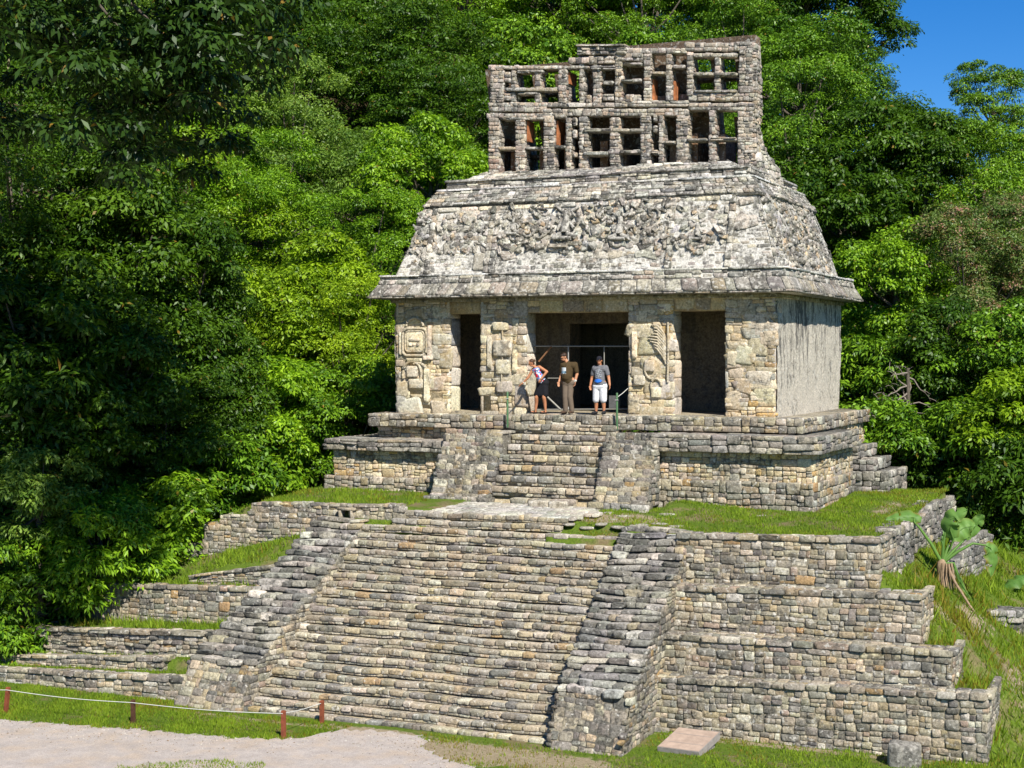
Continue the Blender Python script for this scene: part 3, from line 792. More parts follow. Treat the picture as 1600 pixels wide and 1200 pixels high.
mb.tube(arc(gx0 - .1, gz0 - 1.0, .33, .4, -30, 200, -.05), .05, cc, 6)
mb.tube(arc(gx0 + .1, gz0 - 1.15, .4, .5, -40, 110, -.05), .045, cc, 6)
relief(mb, [(-.3, .1, -1.1, -.75, .05), (-.22, .3, -1.45, -1.15, .04), (.35, .5, -1.9, -.8, .06)], gx0, gz0, cc)
mb.build('carved_glyph', M['stone_warm'], pobj[0])
# feathered carving on the third pier
mb = MB()
for k in range(9):
    s = k / 8
    mb.tube([(2.35 + .1 * math.sin(k), -.05, 2.62 - .08 * k), (2.55, -.085, 2.60 - .085 * k), (2.72, -.08, 2.42 - .09 * k), (2.80, -.05, 2.2 - .09 * k)], [.02, .035, .035, .02], cc, 6)
mb.tube([(2.86, -.05, 2.7), (2.87, -.06, 1.6), (2.85, -.05, .95)], .035, cc, 6)
mb.tube(arc(2.35, 1.35, .2, .3, 100, 330, -.05), .04, cc, 6); mb.tube(arc(2.5, .85, .16, .2, 0, 220, -.05), .04, cc, 6)
relief(mb, [(-.6, -.45, .3, 1.1, .03), (-.2, .1, -.1, .25, .04), (-.55, -.2, -.5, -.2, .04), (.0, .3, -.85, -.55, .04)], 2.35, 1.35, cc)
mb.build('carved_feathers', M['stone_warm'], pobj[2])
# eroded relief on the second pier
mb = MB()
relief(mb, [(-.3, .3, .2, .7, .05), (-.22, .26, -.35, .1, .04), (-.5, -.35, -.2, .8, .03), (.35, .5, -.3, .4, .03), (-.3, .2, 1.0, 1.25, .04), (-.2, .35, -.9, -.55, .03)], -2.45, 1.5, cc)
mb.tube([(-2.45, -.05, 2.9), (-2.42, -.06, 2.0), (-2.48, -.05, .7)], .03, cc, 6)
mb.build('eroded_relief', M['stone_warm'], pobj[1])
for (a, b) in ((-4.25, -3.2), (-1.67, 1.62), (3.02, 4.57)):
    mb = MB()
    mb.box(a - .05, b + .05, .02, .8, 3.02, ZW, (.46, .37, .22))
    face(mb, (a, .02, 3.02), X_, Z_, -Y_, b - a, ZW - 3.02, rng, h=(.46, .48), w=(.4, .9), pal=[((.46, .38, .24), 2), ((.40, .33, .20), 1), ((.30, .26, .2), 1)], core=False, d=(.005, .02), jit=.03, gap=.004, mort=(.3, .25, .18), split=.3)
    mb.build('lintel', M['stone_warm'], tem)
# side walls, back wall: stained plaster
def plaster(O, U, Nn, L, H):
    mb = MB()
    nu, nv = 60, 30
    gu, gv = np.meshgrid(np.linspace(0, L, nu), np.linspace(0, H, nv), indexing='ij')
    n = .035 * np.sin(gu * 1.3 + 1) * np.sin(gv * 1.1 + gu) + .012 * np.sin(gu * 4.3 + 2.2 * gv) * np.sin(gv * 3.1 + gu) + rng.normal(0, .010, gu.shape)
    P = V3(*O)[None, None] + gu[..., None] * V3(*U) + gv[..., None] * Z_ + n[..., None] * V3(*Nn)
    mb.grid(P, (.60, .555, .475))
    return mb
mb = plaster((XR + .01, .0, -.1), Y_, X_, DEP, ZW + .1); mb.box(XR - .7, XR - .05, .8, DEP, -.1, ZW, (.3, .27, .22))
mb.build('side_wall', M['plaster'], tem)
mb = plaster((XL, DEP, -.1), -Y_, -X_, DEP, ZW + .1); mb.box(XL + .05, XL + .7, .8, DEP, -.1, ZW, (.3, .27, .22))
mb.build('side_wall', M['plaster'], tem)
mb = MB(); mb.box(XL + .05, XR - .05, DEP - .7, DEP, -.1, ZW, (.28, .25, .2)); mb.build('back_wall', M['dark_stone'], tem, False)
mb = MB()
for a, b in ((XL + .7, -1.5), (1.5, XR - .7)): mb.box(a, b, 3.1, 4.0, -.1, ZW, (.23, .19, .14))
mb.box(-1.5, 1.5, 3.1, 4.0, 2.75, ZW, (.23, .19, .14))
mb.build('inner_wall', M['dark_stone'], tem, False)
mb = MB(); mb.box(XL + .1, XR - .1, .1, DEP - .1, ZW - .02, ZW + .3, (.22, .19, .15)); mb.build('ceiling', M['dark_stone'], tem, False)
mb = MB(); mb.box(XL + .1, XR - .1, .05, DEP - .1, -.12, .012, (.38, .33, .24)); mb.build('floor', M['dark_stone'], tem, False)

# roof: each storey is a frustum ring defined by insets (negative = overhang) from the wall planes
def ring(a, b, name, mat, pal, h, w, **k):
    """a, b = (inset, z) of lower and upper edge; front, right and left faces"""
    mb = MB()
    (ia, za), (ib, zb) = a, b
    xa0, xa1, ya0, ya1 = XL + ia, XR - ia, ia, DEP - ia
    xb0, xb1, yb0, yb1 = XL + ib, XR - ib, ib, DEP - ib
    dz, di = zb - za, ib - ia; H = math.hypot(dz, di)
    nz = unit((0, -dz, di))
    face(mb, (xa0, ya0, za), X_, unit((0, di, dz)), nz, xa1 - xa0, H, rng, h=h, w=w, pal=pal, sl=di, sr=di, **k)
    face(mb, (xa1, ya0, za), Y_, unit((-di, 0, dz)), unit((dz, 0, di)), ya1 - ya0, H, rng, h=h, w=w, pal=pal, sl=di, sr=di, **k)
    face(mb, (xa0, ya1, za), -Y_, unit((di, 0, dz)), unit((-dz, 0, di)), ya1 - ya0, H, rng, h=h, w=w, pal=pal, sl=di, sr=di, **k)
    face(mb, (xa1, ya1, za), -X_, unit((0, -di, dz)), unit((0, dz, di)), xa1 - xa0, H, rng, h=(.4, .5), w=(.8, 1.2), pal=pal, sl=di, sr=di)
    return mb
def lid(mb, i, z, c):
    mb.add([(XL + i, i, z), (XR - i, i, z), (XR - i, DEP - i, z), (XL + i, DEP - i, z)], [(0, 1, 2, 3)], c)
def plinth_ring(name, i0, z0, z1, mat, pal, c):
    mb = MB(); mb.box(XL + i0, XR - i0, i0, DEP - i0, z0, z1, c); return mb
# eave of long sloping slabs, its soffit and edge
slabpal = [((.27, .245, .205), 4), ((.20, .188, .165), 2), ((.30, .25, .18), 1.0), ((.32, .295, .255), 2)]
mb = MB()
def eave_face(O, U, Nd, L):
    O, U, Nd = V3(*O), V3(*U), V3(*Nd)          # O lower left outer corner, Nd outward
    a, b = .64, .42                              # overhang at bottom / top
    V = unit(-Nd * (.64 - .42) + Z_ * .36); H = math.hypot(.22, .36)
    face(mb, O, U, V, unit(Nd * .36 + Z_ * .22), L, H, rng, h=(H, H), w=(.24, .52), pal=slabpal, mort=(.2, .19, .17), sl=.22, sr=.22, d=(.005, .04), jit=.03, gap=.005, wave=0, bulge=.01, split=0, core=True)
    # thin lower edge
    def mapf(u, v, n): return O + u[:, None] * U + (v - .07)[:, None] * Z_ + n[:, None] * Nd
    stones(mb, layout(L, .08, (.08, .08), (.24, .52), rng, 0), mapf, rng, slabpal, (-.03, .025), .2, .004, .04)
e0, e1, f0, f1 = XL - .64, XR + .64, -.64, DEP + .64
eave_face((e0, f0, 3.58), X_, -Y_, e1 - e0); eave_face((e1, f0, 3.58), Y_, X_, f1 - f0)
eave_face((e0, f1, 3.58), -Y_, -X_, f1 - f0); eave_face((e1, f1, 3.58), -X_, Y_, e1 - e0)
mb.box(e0 + .05, e1 - .05, f0 + .05, f1 - .05, 3.5, 3.56, (.30, .27, .21))
mb.box(XL - .40, XR + .40, -.40, DEP + .40, 3.56, 3.95, (.3, .28, .24))
# small moulding under the soffit
mb.box(XL - .12, XR + .12, -.12, DEP + .12, 3.38, 3.502, (.40, .35, .24))
mb.build('eave', M['stone_roof'], tem)
mb = ring((-.40, 3.95), (-.34, 4.20), 'ledge', None, 'roof', (.11, .15), (.18, .5), d=(.0, .04), jit=.14, wave=.005)
lid(mb, -.33, 4.205, (.5, .48, .44))
def lip(mb, i, z, hgt, c, rngl, amp=.012):
    for O, U, Nd, L in (((XL + i, i, z), X_, -Y_, XR - XL - 2 * i), ((XR - i, i, z), Y_, X_, DEP - 2 * i), ((XL + i, DEP - i, z), -Y_, -X_, DEP - 2 * i)):
        def mapf(u, v, n): return V3(*O) + u[:, None] * U + v[:, None] * Z_ + n[:, None] * V3(*Nd)
        rc = np.array(layout(L, hgt, (hgt, hgt), (.9, 2.6), rng, 0))
        rc[:, 3] += rng.uniform(-amp, amp, len(rc))
        stones(mb, rc, mapf, rng, [(tuple(q / 1.3 for q in c), 1)], (.03, .05), .35, .0, .015, rough=.04, bright=(.9, 1.08))
lip(mb, -.36, 4.18, .06, (.70, .685, .645), rng)
mb.build('lower_ledge', M['stone_roof'], tem)
mb = ring((.02, 4.20), (.72, 6.46), 'slope', None, 'roof', (.09, .17), (.14, .38), d=(-.012, .014), jit=.24, gap=.012, wave=.02, bulge=.05)
slope = mb.build('sloping_roof', M['stone_roof'], tem)
mb = ring((.62, 6.44), (.98, 6.92), 'upper', None, 'roof', (.10, .16), (.2, .55), d=(.005, .05), jit=.1, mort=(.33, .31, .27), wave=.008)
mb.box(XL + .64, XR - .64, .64, DEP - .64, 6.38, 6.46, (.2, .19, .17))
lid(mb, .96, 6.94, (.6, .58, .54)); lip(mb, .96, 6.92, .06, (.76, .745, .71), rng)
mb.build('upper_ledge', M['stone_roof'], tem)
mb = ring((1.18, 6.93), (1.22, 7.24), 'top1', None, 'roof', (.1, .16), (.25, .7), d=(.005, .06), mort=(.2, .19, .17), wave=.006)
lid(mb, 1.2, 7.24, (.35, .33, .3)); lip(mb, 1.17, 7.22, .06, (.40, .38, .35), rng)
mb.build('top_course', M['stone_roof'], tem)
mb = ring((1.4, 7.24), (2.1, 7.56), 'top2', None, 'roof', (.12, .2), (.25, .6), d=(.005, .05), wave=.006, mort=(.3, .28, .25))
lid(mb, 2.08, 7.56, (.3, .28, .25))
mb.build('top_course', M['stone_roof'], tem)

# stucco relief on the front slope: lumps, scrolls, seated figures
Vs = unit((0, .70, 2.26)); Ns = unit((0, -2.26, .70))
Os = V3(XL + .02, .02, 4.20); HS = math.hypot(.70, 2.26)
def mslope(u, v, n): return Os + u[:, None] * X_ + v[:, None] * Vs + n[:, None] * Ns
mb = MB()
stpal = [((.36, .335, .29), 4), ((.46, .44, .40), 2.2), ((.24, .225, .195), 3), ((.40, .31, .21), 1.2), ((.14, .13, .115), 1.4)]
WL = XR - XL
def lumps(n, u0, u1, v0, v1, s, d, pal=stpal):
    u, v = rng.uniform(u0, u1, n), rng.uniform(v0, v1, n)
    a, b = rng.uniform(*s, n) / 2, rng.uniform(*s, n) / 2 * .7
    stones(mb, np.stack([u - a, u + a, v - b, v + b], 1), mslope, rng, pal, d, .06, 0, .35, rough=.5, rot=rng.uniform(-1.5, 1.5, n))
def patches(n, u0, u1, v0, v1, s, d, pal, mp):
    u, v = rng.uniform(u0, u1, n), rng.uniform(v0, v1, n)
    a, b = rng.uniform(*s, n) / 2, rng.uniform(*s, n) / 2 * .75
    stones(mb, np.stack([u - a, u + a, v - b, v + b], 1), mp, rng, pal, d, .08, 0, .4, rough=.12, rot=rng.uniform(-.3, .3, n))
patches(60, .5, 11.4, .4, 2.15, (.25, .7), (.020, .034), [((.40, .375, .32), 3), ((.34, .315, .27), 2), ((.45, .41, .34), 1)], mslope)
lumps(120, 1.0, 3.0, .75, 2.0, (.08, .26), (.02, .07))
lumps(300, 3.3, 8.9, .7, 2.22, (.08, .30), (.03, .115))
lumps(60, 9.0, 10.6, .5, 2.0, (.1, .28), (.02, .10))
lumps(60, .4, 1.0, .3, 2.2, (.1, .28), (.02, .07))
def scroll(u, v, r, turns, a0, rad, c=(.50, .48, .44)):
    p = []
    for k in range(18):
        t = k / 17; rr = r * (1 - .65 * t); th = a0 + turns * 2 * math.pi * t
        p.append(Os + (u + rr * math.cos(th)) * X_ + (v + rr * math.sin(th)) * Vs + .08 * Ns)
    mb.tube(p, np.linspace(rad, rad * .6, 18), c, 6)
for k in range(26):
    scroll(rng.uniform(3.4, 8.8), rng.uniform(.9, 2.15), rng.uniform(.1, .24), rng.choice([-1, 1]) * rng.uniform(.4, 1.0), rng.uniform(0, 6), rng.uniform(.03, .055), tuple(np.array((.38, .355, .31)) * rng.uniform(.6, 1.2)))
def figure(u, v, s):
    """a seated stucco figure worn down to head, chest, folded legs and a seat ledge"""
    w = (.46, .44, .405)
    def seg(a, b, r0, r1): mb.tube([Os + (u + a[0] * s) * X_ + (v + a[1] * s) * Vs + a[2] * s * Ns, Os + (u + b[0] * s) * X_ + (v + b[1] * s) * Vs + b[2] * s * Ns], [r0 * s, r1 * s], w, 8)
    seg((0, .75, .12), (0, .98, .14), .11, .12); seg((0, .98, .14), (0, 1.1, .14), .12, .05)
    seg((0, .3, .08), (0, .72, .10), .2, .17); seg((-.16, .68, .12), (-.3, .4, .14), .07, .06); seg((.16, .68, .12), (.34, .45, .16), .07, .06)
    seg((-.1, .26, .14), (-.42, .12, .18), .10, .08); seg((.1, .26, .14), (.42, .12, .18), .10, .08); seg((-.42, .1, .18), (.3, .06, .2), .08, .07)
    seg((-.15, 1.12, .1), (-.42, 1.3, .1), .07, .04); seg((.15, 1.12, .1), (.42, 1.28, .1), .07, .04)
for f in ((5.6, 1.0, .85), (3.85, 1.25, .55), (7.35, .95, .7), (9.75, .9, .5)): figure(*f)
# ledges under the figures
for (a, b, v) in ((5.1, 5.8, .84), (5.7, 6.2, .90)):
    stones(mb, [(a, b, v - .06, v + .05)], mslope, rng, [((.30, .27, .22), 1)], (.15, .19), .1, 0, .1)
# frame strips between the panels
for u in (1.05, 3.1, 3.28, 8.95, 10.75):
    n = 9; vv = np.linspace(.05, 2.25, n + 1)
    stones(mb, np.stack([np.full(n, u - .09), np.full(n, u + .09), vv[:-1], vv[1:]], 1), mslope, rng, 'roof', (.05, .10), .1, .004, .1)
stones(mb, np.array(layout(9.6, .16, (.16, .16), (.4, .9), rng, 0)) + np.array([1.1, 1.1, 2.12, 2.12]), mslope, rng, [((.60, .53, .42), 2), ((.52, .45, .36), 1), ((.56, .54, .5), 1)], (.03, .06), .1, .004, .08)
mb.build('stucco_relief', M['stone_roof'], slope)
# rough lumps on the right-hand slope
mb = MB()
Vr = unit((-.70, 0, 2.26)); Nr = unit((2.26, 0, .70)); Or = V3(XR - .02, .02, 4.2)
def mright(u, v, n): return Or + u[:, None] * Y_ + v[:, None] * Vr + n[:, None] * Nr
n = 520; v = rng.uniform(.05, 2.3, n); u = rng.uniform(.2, 7.8, n) * (1 - .09 * v) + .3 * v
a, b = rng.uniform(.05, .16, n), rng.uniform(.04, .11, n)
stones(mb, np.stack([u - a, u + a, v - b, v + b], 1), mright, rng, stpal, (.02, .09), .06, 0, .3, rough=.5, rot=rng.uniform(-.6, .6, n))
mb.build('rough_facing', M['stone_roof'], slope)

# ------------------------------------------------------------------ roof comb: two pierced walls
YC = 2.5
def zc(px, py):            # zoom-picture coordinates to X, Z on the comb's front plane
    p = onY(740 + px / 3.3333, 40 + py / 3.3333, YC); return p[0], p[2]
rng = np.random.default_rng(47)
def comb_piece(name, x0, x1, y0, y1, parent, depth=.42, Y=YC, pal='comb', h=(.08, .17), w=(.12, .36), d=(-.012, .03), mat='comb', ragged=True):
    (a, zb), (_, zt) = zc(x0, y1), zc(x0, y0); (b, zb2), (_, zt2) = zc(x1, y1), zc(x1, y0)
    mb = MB(); L = b - a; H = zt - zb; g = .02
    t0, t1 = zt - zb, zt2 - zb
    c = MORT[pal]; e0, e1 = 0.0, zb2 - zb
    vs = [(a + g, Y + g, zb + e0), (b - g, Y + g, zb + e1), (b - g, Y + g, zb + t1 - g), (a + g, Y + g, zb + t0 - g)]
    vb = [(p[0], Y + depth - g, p[2]) for p in vs]
    mb.add(vs + vb, [(0, 1, 2, 3), (7, 6, 5, 4), (1, 5, 6, 2), (4, 0, 3, 7), (3, 2, 6, 7), (4, 5, 1, 0)], c)
    def front(u, v, n): 
        f = u / L; return np.stack([a + u, Y - n, zb + e1 * f + v * ((t0 + (t1 - e1 - t0) * f) / H)], 1)
    hh = (min(h[0], H), min(h[1], H))
    stones(mb, layout(L, H, hh, (min(w[0], L), min(w[1], L)), rng, .12), front, rng, pal, d, .12, .005, .16, bright=(.75, 1.25))
    for sgn, xx, zz, HH in ((1, b, zb + e1, t1 - e1), (-1, a, zb, t0)):
        def side(u, v, n): return np.stack([xx + sgn * n, (Y + u) if sgn > 0 else (Y + depth - u), zz + v], 1)
        stones(mb, layout(depth, HH, (min(h[0], HH), min(h[1] * 1.3, HH)), (.18, .34), rng, .05), side, rng, pal, (0, .03), .1, .005, .12)
    def topm(u, v, n): return np.stack([a + u, Y + v, zb + t0 + (t1 - t0) * u / L + n], 1)
    stones(mb, layout(L, depth, (.2, .3), (min(.15, L), min(.4, L)), rng, 0), topm, rng, pal, (0, .03), .08, .005, .15)
    def botm(u, v, n): return np.stack([a + u, Y + v, zb + e1 * u / L - n], 1)
    stones(mb, layout(L, depth, (.2, .3), (min(.15, L), min(.4, L)), rng, 0), botm, rng, pal, (0, .02), .08, .005, .15)
    return mb.build(name, M[mat], parent)
comb = empty('roof_comb', (0, 0, 0)); comb.parent = tem; comb.location = (0, -1, 7.5)
P = lambda x0, x1, y0, y1, **k: comb_piece('comb_pier', x0 + (10 if x1 - x0 > 40 else 5), x1 - (10 if x1 - x0 > 40 else 5), y0, y1, comb, **k)
B = lambda x0, x1, y0, y1, **k: comb_piece('comb_beam', x0, x1, y0 + (6 if y1 - y0 > 25 else 2), y1 - (8 if y1 - y0 > 25 else 3), comb, **k)
# lower storey piers
for x0, x1, y0, y1 in ((68, 142, 455, 778), (208, 276, 490, 770), (355, 430, 470, 768), (476, 512, 480, 765), (540, 604, 475, 762), (700, 768, 480, 758), (860, 930, 470, 752),
                       (960, 992, 470, 748), (1046, 1126, 465, 745), (1216, 1268, 440, 742), (1366, 1462, 400, 742)): P(x0, x1, y0, y1)
P(512, 540, 545, 585); P(512, 540, 662, 682); P(930, 960, 522, 556); P(930, 960, 652, 672); P(512, 540, 478, 520); P(930, 960, 462, 500)
for x0, x1, y0, y1 in ((125, 212, 630, 650), (270, 362, 630, 648), (425, 482, 624, 640), (575, 888, 535, 556), (580, 700, 655, 680), (700, 762, 645, 678), (765, 880, 648, 668), (925, 965, 655, 668),
                       (965, 1050, 600, 616), (1112, 1216, 588, 604), (1235, 1366, 582, 602)): B(x0, x1, y0, y1, h=(.05, .12), w=(.3, .8), d=(.02, .10), pal='slab')
B(66, 480, 452, 490); B(142, 365, 470, 498); B(365, 1120, 428, 478, h=(.1, .15)); B(1118, 1462, 398, 448)
B(60, 720, 764, 785, w=(.3, .7)); B(720, 1462, 745, 770, w=(.3, .7))
B(190, 380, 395, 458); B(78, 212, 395, 455); B(380, 770, 396, 432, w=(.3, .8)); B(770, 1120, 386, 430, w=(.3, .7)); B(1120, 1462, 345, 400)
# upper storey
for x0, x1, y0, y1 in ((78, 166, 205, 400), (186, 228, 235, 398), (315, 352, 235, 398), (432, 494, 228, 404), (540, 582, 180, 404), (612, 672, 205, 404), (726, 782, 165, 400), (876, 932, 130, 396),
                       (992, 1042, 150, 392), (1100, 1152, 140, 365), (1246, 1292, 165, 345), (1372, 1464, 84, 350)): P(x0, x1, y0, y1)
B(672, 728, 352, 398); B(672, 728, 290, 304, pal='slab'); P(782, 878, 362, 398); P(582, 614, 362, 404); B(160, 192, 345, 398); B(160, 192, 235, 300)
for x0, x1, y0, y1 in ((168, 432, 322, 346), (228, 330, 345, 362), (225, 360, 232, 246), (770, 870, 278, 296), (612, 740, 208, 232), (932, 1000, 235, 262), (1152, 1370, 244, 264), (1150, 1372, 334, 352),
                       (1040, 1100, 205, 226), (782, 876, 192, 208)): B(x0, x1, y0, y1, h=(.05, .12), w=(.25, .7), d=(.02, .09), pal='slab')
B(75, 230, 203, 236); B(220, 600, 204, 232, w=(.3, .8)); B(495, 590, 160, 206); B(540, 800, 108, 160, h=(.08, .14), d=(.0, .09)); B(535, 790, 98, 112, h=(.05, .06), w=(.4, .9), d=(.08, .16), pal='slab')
B(735, 880, 138, 192, d=(.0, .08)); B(780, 1110, 112, 152, h=(.08, .13)); B(1100, 1464, 84, 140, h=(.08, .14)); B(1140, 1372, 138, 172); B(560, 735, 156, 206, d=(0, .08))
# rear pierced wall, cross walls, capping
rear = MB()
YB = 4.3
def rbox(x0, x1, y0, y1, Y=YB, dep=.5, c=(.24, .17, .12)):
    (a, zb), (_, zt) = zc(x0, y1), zc(x0, y0)
    ym = Y - ((zb + zt) / 2 - 7.5) * .33
    a, b = (onY(740 + q / 3.3333, 40 + y1 / 3.3333, ym)[0] for q in (x0, x1))
    a = max(a, -3.95)
    k0, k1 = -(zb - 7.5) * .33, -(zt - 7.5) * .33
    v = [(x, y + k, z) for x in (a, b) for y in (Y, Y + dep) for z, k in ((zb, k0), (zt, k1))]
    rear.add(v, [(0, 1, 3, 2), (4, 6, 7, 5), (0, 4, 5, 1), (2, 3, 7, 6), (0, 2, 6, 4), (1, 5, 7, 3)], c)
for x0, x1 in ((60, 235), (315, 352), (432, 500), (590, 1150), (1246, 1292), (1372, 1470)): rbox(x0, x1, 150 if x0 > 500 else 230, 400)
for x0, x1 in ((60, 295), (360, 1290), (1370, 1470)): rbox(x0, x1, 440, 790)
rbox(60, 1470, 398, 442); rbox(60, 545, 205, 235); rbox(545, 1470, 110, 160)
rbox(235, 432, 322, 345); rbox(1150, 1372, 245, 262); rbox(295, 362, 640, 660)
rbox(60, 100, 210, 790)
for xx in (90, 180, 330, 460, 555, 650, 745, 905, 1015, 1120, 1265, 1420):
    (a, zb), (_, zt) = zc(xx, 790), zc(xx, 240 if xx < 545 else 165)
    rear.box(a - .13, a + .13, YC + .5, YB - .1, zb, zb + 1.1 + .3 * math.sin(xx), (.28, .20, .15) if xx % 2 else (.30, .18, .11))
    if xx not in (330, 1265): rear.box(a - .12, a + .12, YC + .5, YB - .9, zb + 1.95, zb + 2.6, (.28, .19, .13))
(a, z0), (b, z1) = zc(75, 430), zc(1462, 430)
rear.box(a + .1, b - .5, YC + .5, YB - .6, z0 - .1, z0 + .08, (.26, .22, .18))
rear.build('rear_wall', M['comb'], comb, False)
PM = plain('orange_stucco', (.34, .13, .055), .9, .6, 5, .1, .4)
for px, y0, y1, dp in ((494, 240, 300, .7), (932, 275, 388, .5), (1042, 285, 384, .6), (278, 495, 600, .6), (432, 492, 620, .7)):
    (a, zb), (_, zt) = zc(px - 5, y1), zc(px - 5, y0)
    paint = MB(); paint.box(a - .02, a + .035, YC + .12, YC + dp, zb, zt, (.50, .17, .05))
    paint.build('painted_plaster', PM, comb, False)
# right flank: narrow end with a flared foot
mb = MB()
(a, zt), (_, zb) = zc(1464, 90), zc(1464, 760)
face(mb, (a + .02, YC, zb), Y_, Z_, X_, 2.2, zt - zb, rng, h=(.1, .17), w=(.15, .35), pal='comb', d=(0, .05), keep=lambda u, v: (u < .62 + 1.5 * np.clip(1 - v / 1.4, 0, 1)))
face(mb, (a + .25, YC + .1, zb - .3), Y_, unit((-.2, 0, 1)), unit((1, 0, .2)), 2.3, 1.2, rng, h=(.12, .2), w=(.2, .4), pal='roof', d=(0, .06), keep=lambda u, v: v < 1.2 - .35 * np.abs(u - .6))
mb.build('comb_flank', M['comb'], comb)

# ------------------------------------------------------------------ vegetation
def leaves(mb, C0, S, per, rng, leaf=(.24, .085), flat=.5, droop=.35, bunch=0, pinn=False, odd=.012, spread=.55):
    """clumps of leaves: C0 (n,3) centres, S (n,) sizes; every leaf is a bent four-point blade"""
    n = len(C0)
    idx = np.repeat(np.arange(n), per); m = len(idx)
    d = rng.normal(0, 1, (m, 3)); d[:, 2] = np.abs(d[:, 2]) * 1.0 - .25
    d /= np.linalg.norm(d, axis=1, keepdims=True)
    r = S[idx] * rng.uniform(.45, 1.0, m) ** .6
    sx = rng.uniform(.8, 1.25, (n, 2))[idx]
    p = C0[idx] + np.stack([d[:, 0] * r * sx[:, 0], d[:, 1] * r * sx[:, 1], d[:, 2] * r * flat], 1)
    nr = d * np.array([.8, .8, 1.0]) + np.array([0, 0, .55]) + rng.normal(0, spread, (m, 3))
    nr /= np.linalg.norm(nr, axis=1, keepdims=True)
    t = d + rng.normal(0, .6, (m, 3)); t[:, 2] -= droop
    t -= nr * (t * nr).sum(1, keepdims=True); t /= np.linalg.norm(t, axis=1, keepdims=True) + 1e-9
    s = np.cross(nr, t)
    L = leaf[0] * rng.uniform(.6, 1.25, m)[:, None]; W = leaf[1] * rng.uniform(.7, 1.2, m)[:, None]
    a = p; b = p + t * L * .5 + s * W * .5 + nr * L * .05; c = p + t * L - nr * L * .14; e = p + t * L * .5 - s * W * .5 + nr * L * .05
    v = np.stack([a, b, c, e], 1).reshape(-1, 3)
    ct = np.clip(rng.uniform(0, 1, n)[idx] * .65 + rng.uniform(-.25, .55, m), 0, 1)
    od = (rng.random(m) < odd) * rng.uniform(.3, 1, m)
    col = np.repeat(np.stack([ct, od, 0 * ct], 1), 4, axis=0)
    mb.add(v, np.arange(m * 4).reshape(-1, 4), col)

def clumps(rng, n, rx, ry, rz, low=-.55, inner=.62, lobes=9, amp=.42):
    """clump centres on the skins of several rounded boughs that make up one crown"""
    lob = rng.normal(0, 1, (lobes * 4, 3)); lob /= np.linalg.norm(lob, axis=1, keepdims=True)
    lob = lob[lob[:, 2] > low]
    pick = [0]
    while len(pick) < lobes:                       # spread the boughs apart
        dmin = np.min(np.linalg.norm(lob[:, None] - lob[pick][None], axis=2), axis=1); pick.append(int(np.argmax(dmin * rng.uniform(.7, 1, len(lob)))))
    lc = lob[pick] * rng.uniform(.45, .78, (lobes, 1)); lr = rng.uniform(.26, .46, lobes) * (1.25 - .3 * amp)
    w = lr ** 2; k = rng.choice(lobes, n, p=w / w.sum())
    d = rng.normal(0, 1, (n, 3)); d[:, 2] += .25; d += .7 * lob[pick][k]; d /= np.linalg.norm(d, axis=1, keepdims=True)
    p = lc[k] + d * (lr[k] * rng.uniform(.72, 1.0, n) ** .7)[:, None]
    return p * np.array([rx, ry, rz])

def tree_meshes(name, seed, R3, ncl, per, csz, leaf, flat, trunk_h, droop=.35, low=-.5, odd=.012, lobes=11, amp=.42, spread=.55, layers=0, trunk_r=.2):
    """returns (crown object, trunk object) built round the crown centre / the foot, at unit scale"""
    rng = np.random.default_rng(seed)
    C0 = clumps(rng, ncl, *R3, low=low, lobes=lobes, amp=amp)
    if layers:                                   # tiered boughs
        C0[:, 2] = np.round(C0[:, 2] / layers) * layers + rng.normal(0, .12, len(C0))
    S = rng.uniform(*csz, len(C0))
    mb = MB(); leaves(mb, C0, S, per, rng, leaf, flat, droop, odd=odd, spread=spread)
    tb = MB(); h = trunk_h
    bend = rng.normal(0, .25, (2,))
    pts = [np.array([0, 0, -9.0]), np.array([0, 0, 0.]), np.array([bend[0] * .4, bend[1] * .4, h * .4]), np.array([bend[0], bend[1], h * .85]), np.array([bend[0] * .8, bend[1] * .8, h + R3[2] * .08])]
    tb.tube(pts, [trunk_r * 1.5, trunk_r * 1.3, trunk_r, trunk_r * .75, trunk_r * .25], (.1, .1, .1), 8)
    for i in rng.choice(len(C0), min(16, len(C0)), replace=False):
        c = C0[i] * .86 + np.array([0, 0, h]); s = pts[3] * (1 - (f := rng.uniform(0, .6))) + pts[2] * f
        m = (s + c) / 2 + np.array([0, 0, -.25])
        tb.tube([s, m, c], [trunk_r * .42, trunk_r * .26, .025], (.1, .1, .1), 5, cap=False)
    return mb, tb

